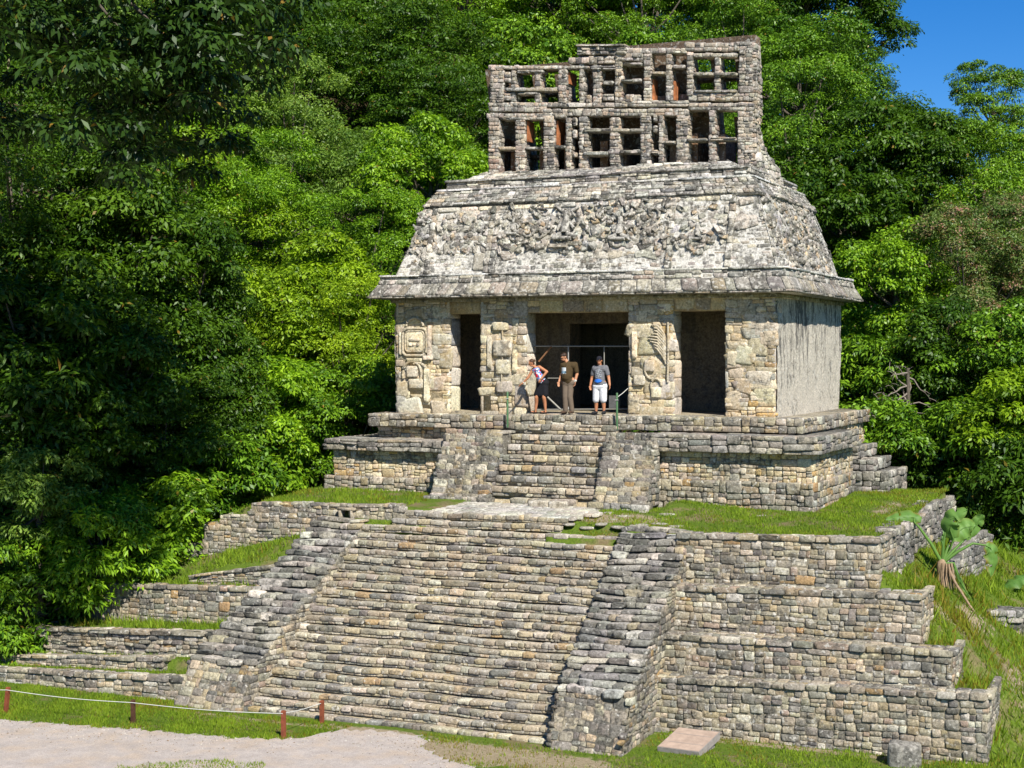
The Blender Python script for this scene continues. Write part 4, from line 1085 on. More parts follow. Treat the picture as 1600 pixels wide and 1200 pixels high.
PROTO = {}
KINDS = {   # crown radii, clumps, leaves per clump, clump size, leaf, flat, droop
 'broad':   dict(R3=(3.2, 3.2, 3.1), ncl=240, per=150, csz=(.40, .85), leaf=(.21, .092), flat=.62, trunk_h=5.0, droop=.45, low=-.85),
 'layered': dict(R3=(3.6, 3.6, 2.9), ncl=230, per=160, csz=(.45, .95), leaf=(.17, .07), flat=.45, trunk_h=5.5, droop=.3, low=-.8, layers=.5, spread=.5),
 'fine':    dict(R3=(3.3, 3.3, 3.2), ncl=290, per=150, csz=(.32, .72), leaf=(.135, .056), flat=.62, trunk_h=5.0, droop=.3, spread=.55, low=-.85),
 'tall':    dict(R3=(2.3, 2.3, 4.2), ncl=240, per=140, csz=(.38, .8), leaf=(.19, .08), flat=.65, trunk_h=6.0, droop=.5, low=-.9),
 'large_leaf': dict(R3=(2.7, 2.7, 2.7), ncl=150, per=95, csz=(.45, .9), leaf=(.34, .115), flat=.65, trunk_h=3.4, droop=.75, low=-.9),
 'bush':    dict(R3=(1.7, 1.7, 1.6), ncl=120, per=105, csz=(.3, .6), leaf=(.22, .09), flat=.7, trunk_h=1.3, droop=.55, low=-.9, trunk_r=.07),
 'open':    dict(R3=(3.0, 3.0, 3.2), ncl=78, per=220, csz=(.5, 1.05), leaf=(.2, .085), flat=.5, trunk_h=6.5, droop=.35, low=-.7, amp=.5, lobes=9),
 'vine':    dict(R3=(2.6, 2.6, 2.9), ncl=260, per=140, csz=(.32, .62), leaf=(.17, .085), flat=.8, trunk_h=3.2, droop=.95, low=-.95, amp=.3),
}
VAR = {'broad': 3, 'layered': 2, 'fine': 2, 'tall': 2, 'large_leaf': 2, 'bush': 2, 'open': 1, 'vine': 1}
def make_tree(kind, loc, scale, height, mat, label, rot, var, name='tree', cat='tree', squash=1.0):
    """height: crown centre above the foot"""
    key = (kind, var % VAR[kind])
    k = KINDS[kind]
    root = empty(name, loc, label, cat, None)
    root.rotation_euler = (0, 0, rot)
    if key not in PROTO:
        cb, tb = tree_meshes(kind, 100 + 7 * var + len(kind) * 13, **k)
        c, t = cb.build('crown', M[mat]), tb.build('trunk', M['bark'])
        PROTO[key] = (c, t)
    else:
        c, t = (q.copy() for q in PROTO[key])
        COL.objects.link(c); COL.objects.link(t)
    c.parent = root; t.parent = root
    c.material_slots[0].link = 'OBJECT'; c.material_slots[0].material = M[mat]
    c.location = (0, 0, height); c.scale = (scale, scale, scale * squash)
    t.location = (0, 0, height - k['trunk_h'] * scale); t.scale = (scale, scale, scale)
    return root
TREES = [   # x, y of the crown in the photograph, distance, crown kind, size, leaf, label
 # along the ridge
 (40, 60, 92, 'broad', 1.35, 'leaf_mid', 'mid green tree high on the hill in the far upper left corner'),
 (190, -10, 96, 'fine', 1.3, 'leaf_yellow', 'yellow green tree at the top left edge, seen past the dark hanging branch'),
 (330, 20, 97, 'broad', 1.3, 'leaf_mid', 'mid green tree at the top edge just right of the dark hanging branch'),
 (470, 40, 95, 'fine', 1.35, 'leaf_bright', 'bright fine leaved tree at the top edge left of the dark pine like trees'),
 (600, 10, 99, 'layered', 1.25, 'leaf_mid', 'layered tree at the top edge above the dark pine like trees'),
 (740, 30, 97, 'fine', 1.3, 'leaf_bright', 'fine leaved tree at the top edge up and left of the roof comb'),
 (880, 10, 98, 'broad', 1.3, 'leaf_mid', 'mid green tree at the top edge directly above the left half of the roof comb'),
 (1000, 30, 95, 'fine', 1.3, 'leaf_mid', 'fine leaved tree at the top edge above the middle of the roof comb'),
 (1120, 0, 98, 'broad', 1.3, 'leaf_mid', 'rounded tree at the top edge above the right end of the roof comb'),
 (1240, 30, 96, 'broad', 1.3, 'leaf_dark', 'dark tree on the crest left of the tree touching the sky'),
 (1312, 48, 96, 'open', 1.35, 'leaf_dark', 'dark ragged tree on the crest whose right side stands against the sky'),
 (1010, -35, 106, 'fine', 1.4, 'leaf_dark', 'dark tree of which only the foot shows at the top edge above the roof comb'),
 (960, -20, 104, 'broad', 1.4, 'leaf_mid', 'tree at the top edge showing above the raised middle of the roof comb'),
 (1285, 185, 98, 'fine', 1.2, 'leaf_dark', 'dark fine leaved tree showing between the two brighter trees right of the roof comb'),
 (1552, 160, 100, 'open', .92, 'leaf_mid', 'lone tall tree standing clear against the blue sky at upper right'),
 # high slope
 (110, 170, 82, 'broad', 1.25, 'leaf_bright', 'bright tree on the upper left slope below the hanging branch'),
 (250, 220, 80, 'layered', 1.2, 'leaf_pale', 'pale feathery tree on the left slope right of the shaded trees'),
 (400, 150, 86, 'broad', 1.2, 'leaf_mid', 'mid green tree on the upper slope left of the dark pine like trees'),
 (530, 170, 84, 'tall', 1.2, 'leaf_dark', 'tall dark tree on the slope beside the pine like trees'),
 (640, 110, 80, 'layered', 1.25, 'leaf_dark', 'upper of two dark pine like trees with tiered boughs, left of the roof comb'),
 (690, 200, 76, 'layered', 1.05, 'leaf_dark', 'lower of two dark pine like trees with tiered boughs, left of the roof comb'),
 (830, 140, 84, 'broad', 1.2, 'leaf_mid', 'tree seen through the left openings of the roof comb'),
 (1000, 150, 84, 'broad', 1.2, 'leaf_mid', 'tree hidden behind the middle of the roof comb'),
 (1150, 130, 84, 'fine', 1.2, 'leaf_mid', 'tree seen through the right openings of the roof comb'),
 (1250, 130, 80, 'layered', 1.15, 'leaf_mid', 'mid green layered tree right beside the top of the roof comb'),
 (1308, 175, 86, 'fine', 1.1, 'leaf_dark', 'dark fine leaved tree on the crest line below the sky'),
 (1408, 318, 82, 'tall', 1.05, 'leaf_dark', 'dark upright tree on the crest line left of the lone tree'),
 (1512, 325, 88, 'fine', 1.1, 'leaf_mid', 'small tree on the ridge below and left of the lone tree'),
 (1612, 318, 84, 'broad', 1.1, 'leaf_mid', 'tree on the ridge at the right edge below the lone tree'),
 # middle slope
 (190, 330, 72, 'fine', 1.1, 'leaf_pale', 'greyish fine leaved tree half in shade on the left slope'),
 (330, 290, 74, 'broad', 1.1, 'leaf_bright', 'bright broad leaved tree in the middle of the left slope'),
 (450, 290, 72, 'fine', 1.1, 'leaf_pale', 'pale feathery tree in the middle of the slope left of the roof'),
 (560, 320, 70, 'layered', 1.0, 'leaf_pale', 'feathery pale tree just left of the sloping roof'),
 (670, 285, 66, 'broad', .85, 'leaf_bright', 'bright broad leaved tree touching the upper left corner of the roof'),
 (1245, 240, 72, 'fine', 1.15, 'leaf_mid', 'mid green rounded tree right of the foot of the roof comb'),
 (1330, 310, 70, 'broad', 1.1, 'leaf_dark', 'dark tree right of the sloping roof with a bare leaning trunk'),
 (1440, 320, 70, 'tall', 1.1, 'leaf_dark', 'dark dense tree on the right slope behind the vine covered tree'),
 (1550, 350, 70, 'fine', 1.15, 'leaf_mid', 'grey green tree on the right slope above the pink flowering trees'),
 # lower slope
 (410, 400, 64, 'fine', 1.05, 'leaf_bright', 'fine leaved tree beside the shadow edge, left of the eave'),
 (300, 420, 62, 'fine', 1.1, 'leaf_yellow', 'yellow green tree at the edge of the shade on the left slope'),
 (560, 430, 60, 'fine', .9, 'leaf_bright', 'tree with dark gaps directly left of the eave corner'),
 (480, 500, 58, 'broad', .85, 'leaf_yellow', 'bright broad leaved tree left of the eave, standing over the lower bushes'),
 (550, 560, 56, 'fine', .8, 'leaf_yellow', 'yellow green feathery tree right beside the left wall of the temple'),
 (1400, 455, 60, 'vine', .95, 'leaf_bright', 'bright tree smothered in hanging vines right of the eave'),
 (1500, 470, 60, 'fine', .95, 'leaf_pink', 'pink tinged flowering tree right of the vine covered tree'),
 (1585, 450, 62, 'fine', .95, 'leaf_pink', 'pink tinged flowering tree at the right edge of the picture'),
 (1370, 600, 56, 'large_leaf', .75, 'leaf_mid', 'leafy tree directly right of the side wall of the temple'),
 (1470, 610, 55, 'broad', .8, 'leaf_dark', 'dark tree behind the bare dead branches at right'),
 (1560, 590, 54, 'broad', .85, 'leaf_mid', 'mid green tree at the right edge below the pink flowering trees'),
 # forest edge, left
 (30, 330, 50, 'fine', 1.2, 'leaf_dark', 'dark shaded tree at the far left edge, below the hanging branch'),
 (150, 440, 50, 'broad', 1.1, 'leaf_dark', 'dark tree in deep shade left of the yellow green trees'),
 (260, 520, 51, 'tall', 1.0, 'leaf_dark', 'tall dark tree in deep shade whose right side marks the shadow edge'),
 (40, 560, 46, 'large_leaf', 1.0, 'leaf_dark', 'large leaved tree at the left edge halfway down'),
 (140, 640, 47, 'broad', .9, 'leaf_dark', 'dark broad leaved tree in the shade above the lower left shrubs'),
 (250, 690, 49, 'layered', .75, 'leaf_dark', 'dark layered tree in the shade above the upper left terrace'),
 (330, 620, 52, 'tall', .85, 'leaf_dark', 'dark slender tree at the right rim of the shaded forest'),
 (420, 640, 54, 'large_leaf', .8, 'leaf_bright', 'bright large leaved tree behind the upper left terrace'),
 (540, 660, 54, 'broad', .72, 'leaf_mid', 'leafy tree directly left of the podium'),
]
BUSHES = [
 (60, 770, 44, 'large_leaf', .55, 'leaf_pale', 'shrub with long narrow grey green leaves at the left edge'),
 (40, 930, 44, 'large_leaf', .62, 'leaf_mid', 'large leaved shrub at the left edge beside the low wall'),
 (150, 850, 44, 'large_leaf', .62, 'leaf_bright', 'bright large leaved shrub above the left end of the second terrace'),
 (250, 830, 46, 'bush', 1.0, 'leaf_bright', 'bright shrub left of the broken end of the upper left terrace'),
 (330, 750, 49, 'bush', 1.0, 'leaf_mid', 'shrub behind the upper left terrace at the rim of the shade'),
 (410, 720, 52, 'bush', .95, 'leaf_bright', 'bright shrub at the top edge of the left lawn'),
 (480, 700, 54, 'bush', .8, 'leaf_mid', 'shrub between the left lawn and the podium corner'),
 (600, 610, 58, 'bush', .9, 'leaf_yellow', 'yellow green shrub touching the foot of the left temple wall'),
 (1380, 690, 52, 'bush', .95, 'leaf_mid', 'shrub behind the right rear corner of the podium'),
 (1440, 720, 52, 'bush', .9, 'leaf_dark', 'dark shrub behind the grassy top right of the podium'),
 (1530, 700, 51, 'large_leaf', .7, 'leaf_mid', 'large leaved shrub above the banana plant'),
 (1590, 780, 49, 'large_leaf', .75, 'leaf_dark', 'dark shrub at the right edge behind the banana plant'),
 (1590, 650, 50, 'bush', 1.0, 'leaf_yellow', 'yellow green shrub at the right edge'),
]
rr = random.Random(4)
for i, (x, y, D, kind, sc, mat, lab) in enumerate(TREES + BUSHES):
    p = atD(x, y, D)
    z0 = float(terrain(p[0], p[1]))
    bush = i >= len(TREES)
    k = KINDS[kind]
    hmin = k['R3'][2] * sc * (.65 if bush else .8)
    h = max(p[2] - z0, hmin)
    make_tree(kind, (p[0], p[1], z0), sc, h, mat, lab, rr.uniform(0, 6.28), i, 'shrub' if bush else 'tree', 'shrub' if bush else 'tree')

# undergrowth between the trees: nobody could count it
rng = np.random.default_rng(77)
mb = MB()
n = 3600
u = rng.uniform(-32, 42, n); d = 44 + 62 * rng.uniform(0, 1, n) ** 1.25
X = CAM[0] + u * math.cos(YAW) - d * math.sin(YAW); Y = CAM[1] + u * math.sin(YAW) + d * math.cos(YAW)
d0 = itp(u, [-30, -14, -9.4, -3, 1, 6, 12, 16, 25], [41, 46.2, 49.5, 57, 61, 62, 55, 50.8, 48.5])
ok = (d > d0) & (np.abs(u) < d * .36 + 3)
X, Y, d = X[ok], Y[ok], d[ok]
Z = terrain(X, Y)
S = rng.uniform(.5, 1.3, len(X)) * (.7 + d / 140)
leaves(mb, np.stack([X, Y, Z + S * rng.uniform(.1, 1.1, len(X))], 1), S, 85, rng, (.36, .14), .8, .4)
tag(mb.build('undergrowth', M['leaf_dark']), 'dense green undergrowth covering the hillside between the trees', 'undergrowth', kind='stuff')  # dark leaf colour paints in the shadowed gaps between the crowns

# the near tree at the left whose boughs hang into the upper left corner
def big_tree():
    rng = np.random.default_rng(9)
    def uvec(u, d, z): return V3(CAM[0] + u * math.cos(YAW) - d * math.sin(YAW), CAM[1] + u * math.sin(YAW) + d * math.cos(YAW), z)
    foot = uvec(-15.2, 36.5, PLAZA)
    root = empty('overhanging_tree', tuple(foot), 'big dark tree whose leafy boughs hang into the upper left corner', 'tree')
    ctr = []
    for k in range(330):
        u, d = rng.uniform(-19, -5.2), rng.uniform(31, 41)
        e = ((u + 12) / 7.2) ** 2 + ((d - 36) / 5.5) ** 2
        if e > 1: continue
        base = 6.9 + 1.0 * math.sin(u * 1.1 + 1) + .5 * math.sin(d * 1.7)
        ctr.append(uvec(u, d, base + rng.uniform(0, 9) * (1 - .6 * e)))
    for (x, y) in ((60, 40), (110, 70), (150, 30), (180, 90), (215, 55), (240, 110), (270, 70), (300, 120), (305, 45), (330, 90), (265, 150), (320, 150), (205, 130), (90, 15), (30, 70), (335, 20), (290, 10)):
        for _ in range(2):
            ctr.append(atD(x + rng.normal(0, 12), y + rng.normal(0, 10), 33.5 + rng.uniform(-1.2, 1.2)))
    ctr = np.array(ctr)
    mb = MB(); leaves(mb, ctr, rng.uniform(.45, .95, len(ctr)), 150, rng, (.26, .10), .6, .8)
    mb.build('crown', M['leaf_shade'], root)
    tb = MB(); c = (.1, .1, .1)
    top = uvec(-14.6, 36.3, 12.5)
    tb.tube([foot + V3(0, 0, -.5), foot + V3(.1, 0, 6), top, uvec(-13.6, 36, 16)], [.55, .42, .33, .1], c, 10)
    for e in (atD(300, 100, 33.5), atD(200, 60, 33.5), atD(110, 50, 34), uvec(-8, 37, 13), uvec(-9, 34, 13), uvec(-16, 39, 13), uvec(-15, 33, 13), uvec(-10.5, 39, 14)):
        tb.tube([top - V3(0, 0, 1.5), (top + e) / 2 + V3(0, 0, 1.6), e], [.16, .09, .02], c, 6)
    tb.build('trunk', M['bark'], root)
big_tree()

# grass blades
rng = np.random.default_rng(66)
def grassy(X, Y):
    """where grass grows: not on stone, not on the path, not in the forest"""
    u, d = uD(X, Y)
    d0 = itp(u, [-14, -9.4, -3, 1, 6, 12, 16, 25], [45.6, 48.8, 56, 60, 60, 54, 50.5, 47.5])
    ok = d < d0
    ok &= ~((X > -6.1) & (X < 5.8) & (Y < -6.2) & (Y > -11.55) & ~((X > -5.2) & (X < -2) & (Y > -6.25)))
    ok &= ~((X > -3.0) & (X < 2.1) & (Y > -6.3) & (Y < -3.4))
    ok &= ~((X > -7.4) & (X < 7.7) & (Y > -2.1) & (Y < 9))
    ok &= ~((X > -3.3) & (X < 3.3) & (Y > -3.3) & (Y < -2))
    pe = itp(X, PATH_EDGE[:, 0], PATH_EDGE[:, 1])
    ok &= ~((Y < pe + rng.normal(0, .06, X.shape)) & (Y < -11) & (X < 6))
    # narrow stone tops of the right terraces
    ok &= ~((X > 5.3) & (X < 13) & (Y > -9.1) & (Y < -6.5) & (X < itp(Y, [-9.1, -8.4, -8.39, -7.6, -7.59, -6.7], [13, 13, 12.2, 12.2, 11.4, 11.4])))
    for (xa, xb, ya, yb) in ((-14.5, -6, -11.15, -10.7), (-12.9, -7.5, -10.25, -9.95), (-12.5, -5.9, -9.55, -9.15), (-11.4, -5.7, -8.1, -7.7), (-8.8, -5.3, -7.4, -7.0), (-7.7, -3.2, -5.9, -5.5)):
        ok &= ~((X > xa) & (X < xb) & (Y > ya) & (Y < yb))
    return ok
def blades(n, x0, x1, y0, y1, hgt, wid=.014, extra=None, lift=0, dryness=-.25):
    X, Y = rng.uniform(x0, x1, n), rng.uniform(y0, y1, n)
    # patchy: bare worn spots and lush tufts
    pn = np.sin(X * 1.7 + 1.3 * np.sin(Y * 1.1)) * np.sin(Y * 2.1 + np.sin(X * .9)) + .5 * np.sin(X * 5.1 + Y * 3.3)
    k = (grassy(X, Y) if extra is None else extra(X, Y)) & (pn + rng.normal(0, .5, n) > -.8)
    wm = worn_mask(X, Y); k &= rng.random(n) > wm * .85
    X, Y, pn = X[k], Y[k], pn[k]; Z = terrain(X, Y) + lift; m = len(X)
    dry = np.sin(X * .83 + 2.1 * np.sin(Y * .61 + 1)) * np.sin(Y * .97 + 1.7 * np.sin(X * .53)) + .4 * np.sin(X * 3.1 + Y * 2.3) + dryness + 1.6 * worn_mask(X, Y)
    th = rng.uniform(0, 6.28, m); ln = rng.uniform(.2, .9, m)
    h = rng.uniform(*hgt, m) * (1 + .25 * pn)
    w = wid * rng.uniform(.6, 1.3, m)
    a = np.stack([X + np.cos(th) * w, Y + np.sin(th) * w, Z - .015], 1); b = np.stack([X - np.cos(th) * w, Y - np.sin(th) * w, Z - .015], 1)
    ld = rng.uniform(0, 6.28, m)
    c = np.stack([X + np.cos(ld) * h * ln, Y + np.sin(ld) * h * ln, Z + h], 1)
    col = np.stack([np.clip(.5 + .3 * pn + rng.normal(0, .3, m), 0, 1), (rng.random(m) < np.clip(.10 + .5 * dry, .04, .85)) * rng.uniform(.2, .9, m), np.zeros(m)], 1)
    GB.add(np.stack([a, b, c], 1).reshape(-1, 3), np.arange(3 * m).reshape(-1, 3), np.repeat(col, 3, 0))
GB = MB()
blades(62000, -14, -1.0, -14.6, -11, (.03, .085))
blades(46000, .8, 16, -14.8, -9, (.03, .085))
blades(52000, -12.5, -1.9, -10.9, 2, (.05, .12))
blades(78000, 1.4, 12, -6.6, 6, (.03, .09))
blades(52000, 10, 19, -10, 8, (.05, .17), dryness=.25)
blades(9000, 10.5, 19, -9, 8, (.18, .42), .02, dryness=.1)
blades(2500, -12, -4.8, -9.4, -6, (.12, .28), .02)
blades(9000, -5.2, .6, -17.6, -14.7, (.03, .08), extra=lambda X, Y: ((X + 2.4 + .7 * (Y + 16)) / 1.9) ** 2 + ((Y + 16.4 - .55 * (X + 2.4)) / .75) ** 2 < 1 + .3 * np.sin(X * 7) * np.sin(Y * 5))
tag(GB.build('grass', M['grass'], smooth=False), 'short bright green grass on the lawns and grassy tiers', 'grass', kind='stuff')

# ------------------------------------------------------------------ ruined walls and stones round the pyramid
def ground_hit(px, py, d0=30.0):
    for D in np.arange(d0, 75, .05):
        p = atD(px, py, D)
        if p[2] <= float(terrain(p[0], p[1])): return p
    return p
rng = np.random.default_rng(88)
def rubble_wall(name, p0, p1, hts, thick, label, pal='grey', mat='stone_grey', sink=.5):
    """free-standing wall from p0 to p1 (ground points) with a broken crest: hts along it"""
    p0, p1 = np.array(p0, float), np.array(p1, float)
    d = p1 - p0; L = math.hypot(d[0], d[1]); U = unit((d[0], d[1], 0)); Nn = np.array([U[1], -U[0], 0])
    zb = min(p0[2], p1[2]) - sink
    zg = lambda u: p0[2] + (p1[2] - p0[2]) * u / L
    us = np.linspace(0, L, len(hts))
    top = lambda u: itp(u, us, hts) + zg(u) - zb
    H = max(top(np.linspace(0, L, 30)))
    root = empty(name, tuple((p0 + p1) / 2), label, 'wall')
    mb = MB()
    O = np.array([p0[0], p0[1], zb])
    face(mb, O, U, Z_, Nn, L, H, rng, h=(.13, .22), w=(.18, .42), pal=pal, keep=lambda u, v: v < top(u) - .05, d=(.0, .07), bulge=.06)
    face(mb, O + U * L - Nn * thick, -U, Z_, -Nn, L, H, rng, h=(.13, .22), w=(.18, .42), pal=pal, keep=lambda u, v: v < top(L - u) - .05, d=(.0, .07), bulge=.06)
    h1 = float(top(np.array([L]))[0]); h0 = float(top(np.array([0.]))[0])
    face(mb, O + U * L, -Nn, Z_, U, thick, h1, rng, h=(.13, .22), w=(.18, .4), pal=pal); face(mb, O - Nn * thick, Nn, Z_, -U, thick, h0, rng, h=(.13, .22), w=(.18, .4), pal=pal)
    mb.build('masonry', M[mat], root)
    mb = MB()
    def mp(u, v, n): return O[None] + u[:, None] * U - v[:, None] * Nn + (top(u) - .06 + n)[:, None] * Z_
    stones(mb, layout(L, thick, (.2, .3), (.2, .45), rng, .1), mp, rng, pal, (0, .07), .12, .006, .2)
    mb.build('coping', M[mat], root)
    return root
rubble_wall('side_wall', (10.3, -4.75, -3.42), (10.3, 4.6, -3.6), [.95, .9, 1.05, .95, 1.15, 1.2, 1.1, 1.15], .5, 'grey ruined side wall at the right edge of the top lawn, behind the banana plant')
q0, q1 = ground_hit(1478, 908), ground_hit(1548, 905)
rubble_wall('ruined_wall', (q0[0], q0[1], q0[2]), (q0[0] + .5, q0[1] + 5.2, q0[2] - .1), [.12, .35, .62, .9, 1.0, .8], .5, 'grey ruined wall on the slope just right of the banana plant')
q0 = ground_hit(1545, 962)
rubble_wall('ruined_wall', q0, q0 + V3(1.9, .7, -.35), [.12, .25, .32, .22], .9, 'low tumbled grey wall at the right edge below the banana plant')
kwb = dict(faces='FRLT', h=(.15, .25), w=(.2, .45))
buttress = empty('stone_buttress', (8.4, 4.2, -2.4), 'grey stepped rubble buttress at the right rear corner of the podium', 'buttress')
block('lower_step', M['stone_grey'], 7.4, 8.55, 3.4, 6.2, -2.9, -1.72, 'grey', buttress, d=(0, .08), **kwb)
block('middle_step', M['stone_grey'], 7.2, 8.1, 3.55, 6.2, -1.72, -1.38, 'grey', buttress, d=(0, .08), **kwb)
block('upper_step', M['stone_grey'], 7.0, 7.62, 3.7, 6.2, -1.38, -1.0, 'grey', buttress, d=(0, .08), **kwb)

def boulder_mesh(name, sx, sy, sz, col, seed, rough=.12, boxy=.5):
    r = np.random.default_rng(seed)
    n, m = 12, 18
    th, ph = np.meshgrid(np.linspace(0, math.pi, n), np.linspace(0, 2 * math.pi, m), indexing='ij')
    d = np.stack([np.sin(th) * np.cos(ph), np.sin(th) * np.sin(ph), np.cos(th)], 2)
    q = np.abs(d).max(2, keepdims=True)
    d = d * ((1 - boxy) + boxy / q)
    k = r.normal(0, 2.2, (5, 3)); f = r.uniform(0, 6, 5)
    w = sum(np.sin(d @ k[i] + f[i]) for i in range(5)) / 5
    d = d * (1 + rough * w[..., None])
    mb = MB(); mb.grid(d * np.array([sx, sy, sz]) / 2, col)
    return mb
def loose(px, py, sx, sy, sz, seed, z=None):
    p = ground_hit(px, py)
    return p
stone_specs = [(912, 797, .5, .3), (930, 806, .34, .22), (952, 801, .4, .26), (978, 806, .45, .3), (1005, 800, .5, .28), (1044, 803, .5, .32), (940, 818, .4, .28), (968, 823, .5, .3), (998, 820, .62, .4), (1018, 826, .4, .26),
               (918, 824, .4, .3), (900, 808, .36, .22), (1032, 818, .5, .3), (1058, 822, .6, .34), (985, 795, .35, .22), (1190, 806, .4, .2), (890, 818, .42, .3), (960, 812, .24, .18)]
st0 = None
for k, (px, py, sx, sy) in enumerate(stone_specs):
    p = ground_hit(px, py)
    o = boulder_mesh('loose_stone', sx, sy, .09, (.32, .30, .25), 300 + k, .16, .35).build('loose_stone', M['pavers'])
    o.location = (p[0], p[1], p[2] - .022); o.rotation_euler = (0, 0, k * 1.3)
    lab, grp = 'pale flat stone lying loose in the grass right of the paved landing', 'loose stones beside the landing'
    if px == 1190: lab, grp = 'single small stone alone in the lawn in front of the right podium wall', None
    tag(o, lab, 'stone', grp)
p = ground_hit(1030, 772)
o = boulder_mesh('boulder', .55, .4, .34, (.58, .56, .51), 41, .15, .4).build('boulder', M['pavers']); o.location = (p[0], p[1], p[2] + .1)
tag(o, 'pale boulder lying at the foot of the podium, right of its short stairway', 'boulder')
o = boulder_mesh('stone_block', .70, .55, .62, (.34, .325, .29), 42, .07, .8).build('stone_block', M['stone_grey']); o.location = (11.42, -9.75, PLAZA + .17); o.rotation_euler = (0, .05, .15)
tag(o, 'squarish grey stone block lying against the right end of the lowest terrace wall', 'stone block')
o = boulder_mesh('flat_stone', .6, .4, .16, (.42, .40, .36), 43, .1, .5).build('flat_stone', M['stone_grey']); p = ground_hit(1012, 1140); o.location = (p[0] + .1, p[1], p[2] + .03)
tag(o, 'flat grey stone in the corner between the right balustrade and the lowest terrace wall', 'stone')
for k, (px, w) in enumerate(((843, .62), (872, .5))):
    p = onY(px, 775, -3.75)
    o = boulder_mesh('threshold_stone', w, .4, .3, (.52, .48, .40), 50 + k, .06, .85).build('threshold_stone', M['stone_step']); o.location = (p[0], -3.75, -2.42)
    tag(o, ('longer left' if k == 0 else 'shorter right') + ' one of two squared stones at the foot of the podium stairway', 'stone')

# slab lying in the grass
M['concrete'] = plain('pinkish_concrete', (.37, .275, .21), .85, .18, 5, .2, .3)
M['concrete_edge'] = plain('grey_concrete', (.26, .235, .215), .9, .2, 8, .2, .4)
sl_o = empty('information_slab', (6.84, -10.38, PLAZA - .07), 'tilted pinkish brown slab lying in the grass before the lowest right terrace', 'slab')
sl_o.rotation_euler = (0, 0, R(-2))
mb = MB(); tl = R(13)
def slabbox(mb, w, l, z0, z1, col):
    v = []
    for x in (-w / 2, w / 2):
        for y in (-l / 2, l / 2):
            for z in (z0, z1):
                v.append((x + .10 * (y / l), y * math.cos(tl) - z * math.sin(tl), y * math.sin(tl) + z * math.cos(tl) + .2))
    mb.add(v, [(0, 1, 3, 2), (4, 6, 7, 5), (0, 4, 5, 1), (2, 3, 7, 6), (0, 2, 6, 4), (1, 5, 7, 3)], col)
slabbox(mb, .98, 1.02, -.07, .09, (.3, .3, .3)); mb.box(-.45, .45, -.4, .4, -.1, .16, (.3, .3, .3))
sl_o.rotation_euler = (0, 0, R(-4))
o = mb.build('base', M['concrete_edge'], None, False); o.parent = sl_o
mb = MB(); slabbox(mb, .95, .99, .085, .10, (.4, .3, .25)); o = mb.build('face_panel', M['concrete'], None, False); o.parent = sl_o
mb = MB()
for y in (-.22, .2): 
    v = [(x + .10 * (yy / 1.35), yy * math.cos(tl) - .104 * math.sin(tl), yy * math.sin(tl) + .104 * math.cos(tl) + .2) for x, yy in ((-.45, y), (.45, y), (.45, y + .012), (-.45, y + .012))]
    mb.add(v, [(0, 1, 2, 3)], (.3, .2, .16))
o = mb.build('groove', M['concrete_edge'], None, False); o.parent = sl_o

# rope fence on the plaza
M['post'] = plain('red_brown_post', (.20, .055, .025), .7, .3, 9, .3, .3)
M['post_dark'] = plain('dark_brown_post', (.075, .035, .02), .8, .3, 9, .2, .3)
M['rope'] = plain('pale_rope', (.55, .55, .50), .8, .1, 20)
tops = []
for k, (px, py, h, lean, mt, lab) in enumerate(((8, 1114, .64, .10, 'post', 'leaning reddish post at the left edge of the rope fence'), (208, 1130, .56, 0, 'post_dark', 'dark brown post in the middle of the rope fence'),
                                  (443, 1154, .64, 0, 'post', 'reddish post nearest the path corner in the rope fence'), (503, 1130, .54, 0, 'post', 'reddish post against the lowest stair step, end of the rope fence'))):
    p = onZ(px, py, PLAZA); mb = MB()
    t = V3(lean, 0, h)
    r = .042
    for a, b, c in ((-.1, 1, 1),):
        v = []
        for z, o_ in ((-.15, 0), (h - .02, 1), (h, 1)):
            s_ = r * (.85 if z == h else 1)
            v += [p + V3(lean * max(z, 0) / h + x * s_, y * s_, z) for x, y in ((-1, -1), (1, -1), (1, 1), (-1, 1))]
        f = [(i * 4 + j, i * 4 + (j + 1) % 4, (i + 1) * 4 + (j + 1) % 4, (i + 1) * 4 + j) for i in range(2) for j in range(4)] + [(8, 9, 10, 11)]
        mb.add(v, f, (.2, .06, .03))
    o = mb.build('fence_post', M[mt], None, False)
    for vtx in o.data.vertices: vtx.co -= Vector(p)
    o.location = p
    tag(o, lab, 'post', None); tops.append(p + V3(lean, 0, h - .06))
mb = MB()
pre = tops[0] + V3(-3.0, -.3, -.05)
for a, b in ((pre, tops[0]), (tops[0], tops[1]), (tops[1], tops[2]), (tops[2], tops[3])):
    n = 12
    mb.tube([a + (b - a) * t / n + V3(0, -.05, -.045 * math.sin(math.pi * t / n) * min(1, np.linalg.norm(b - a) / 3)) for t in range(n + 1)], .009, (.5, .5, .45), 5)
tag(mb.build('rope', M['rope']), 'thin pale rope strung between the short fence posts on the lawn', 'rope')

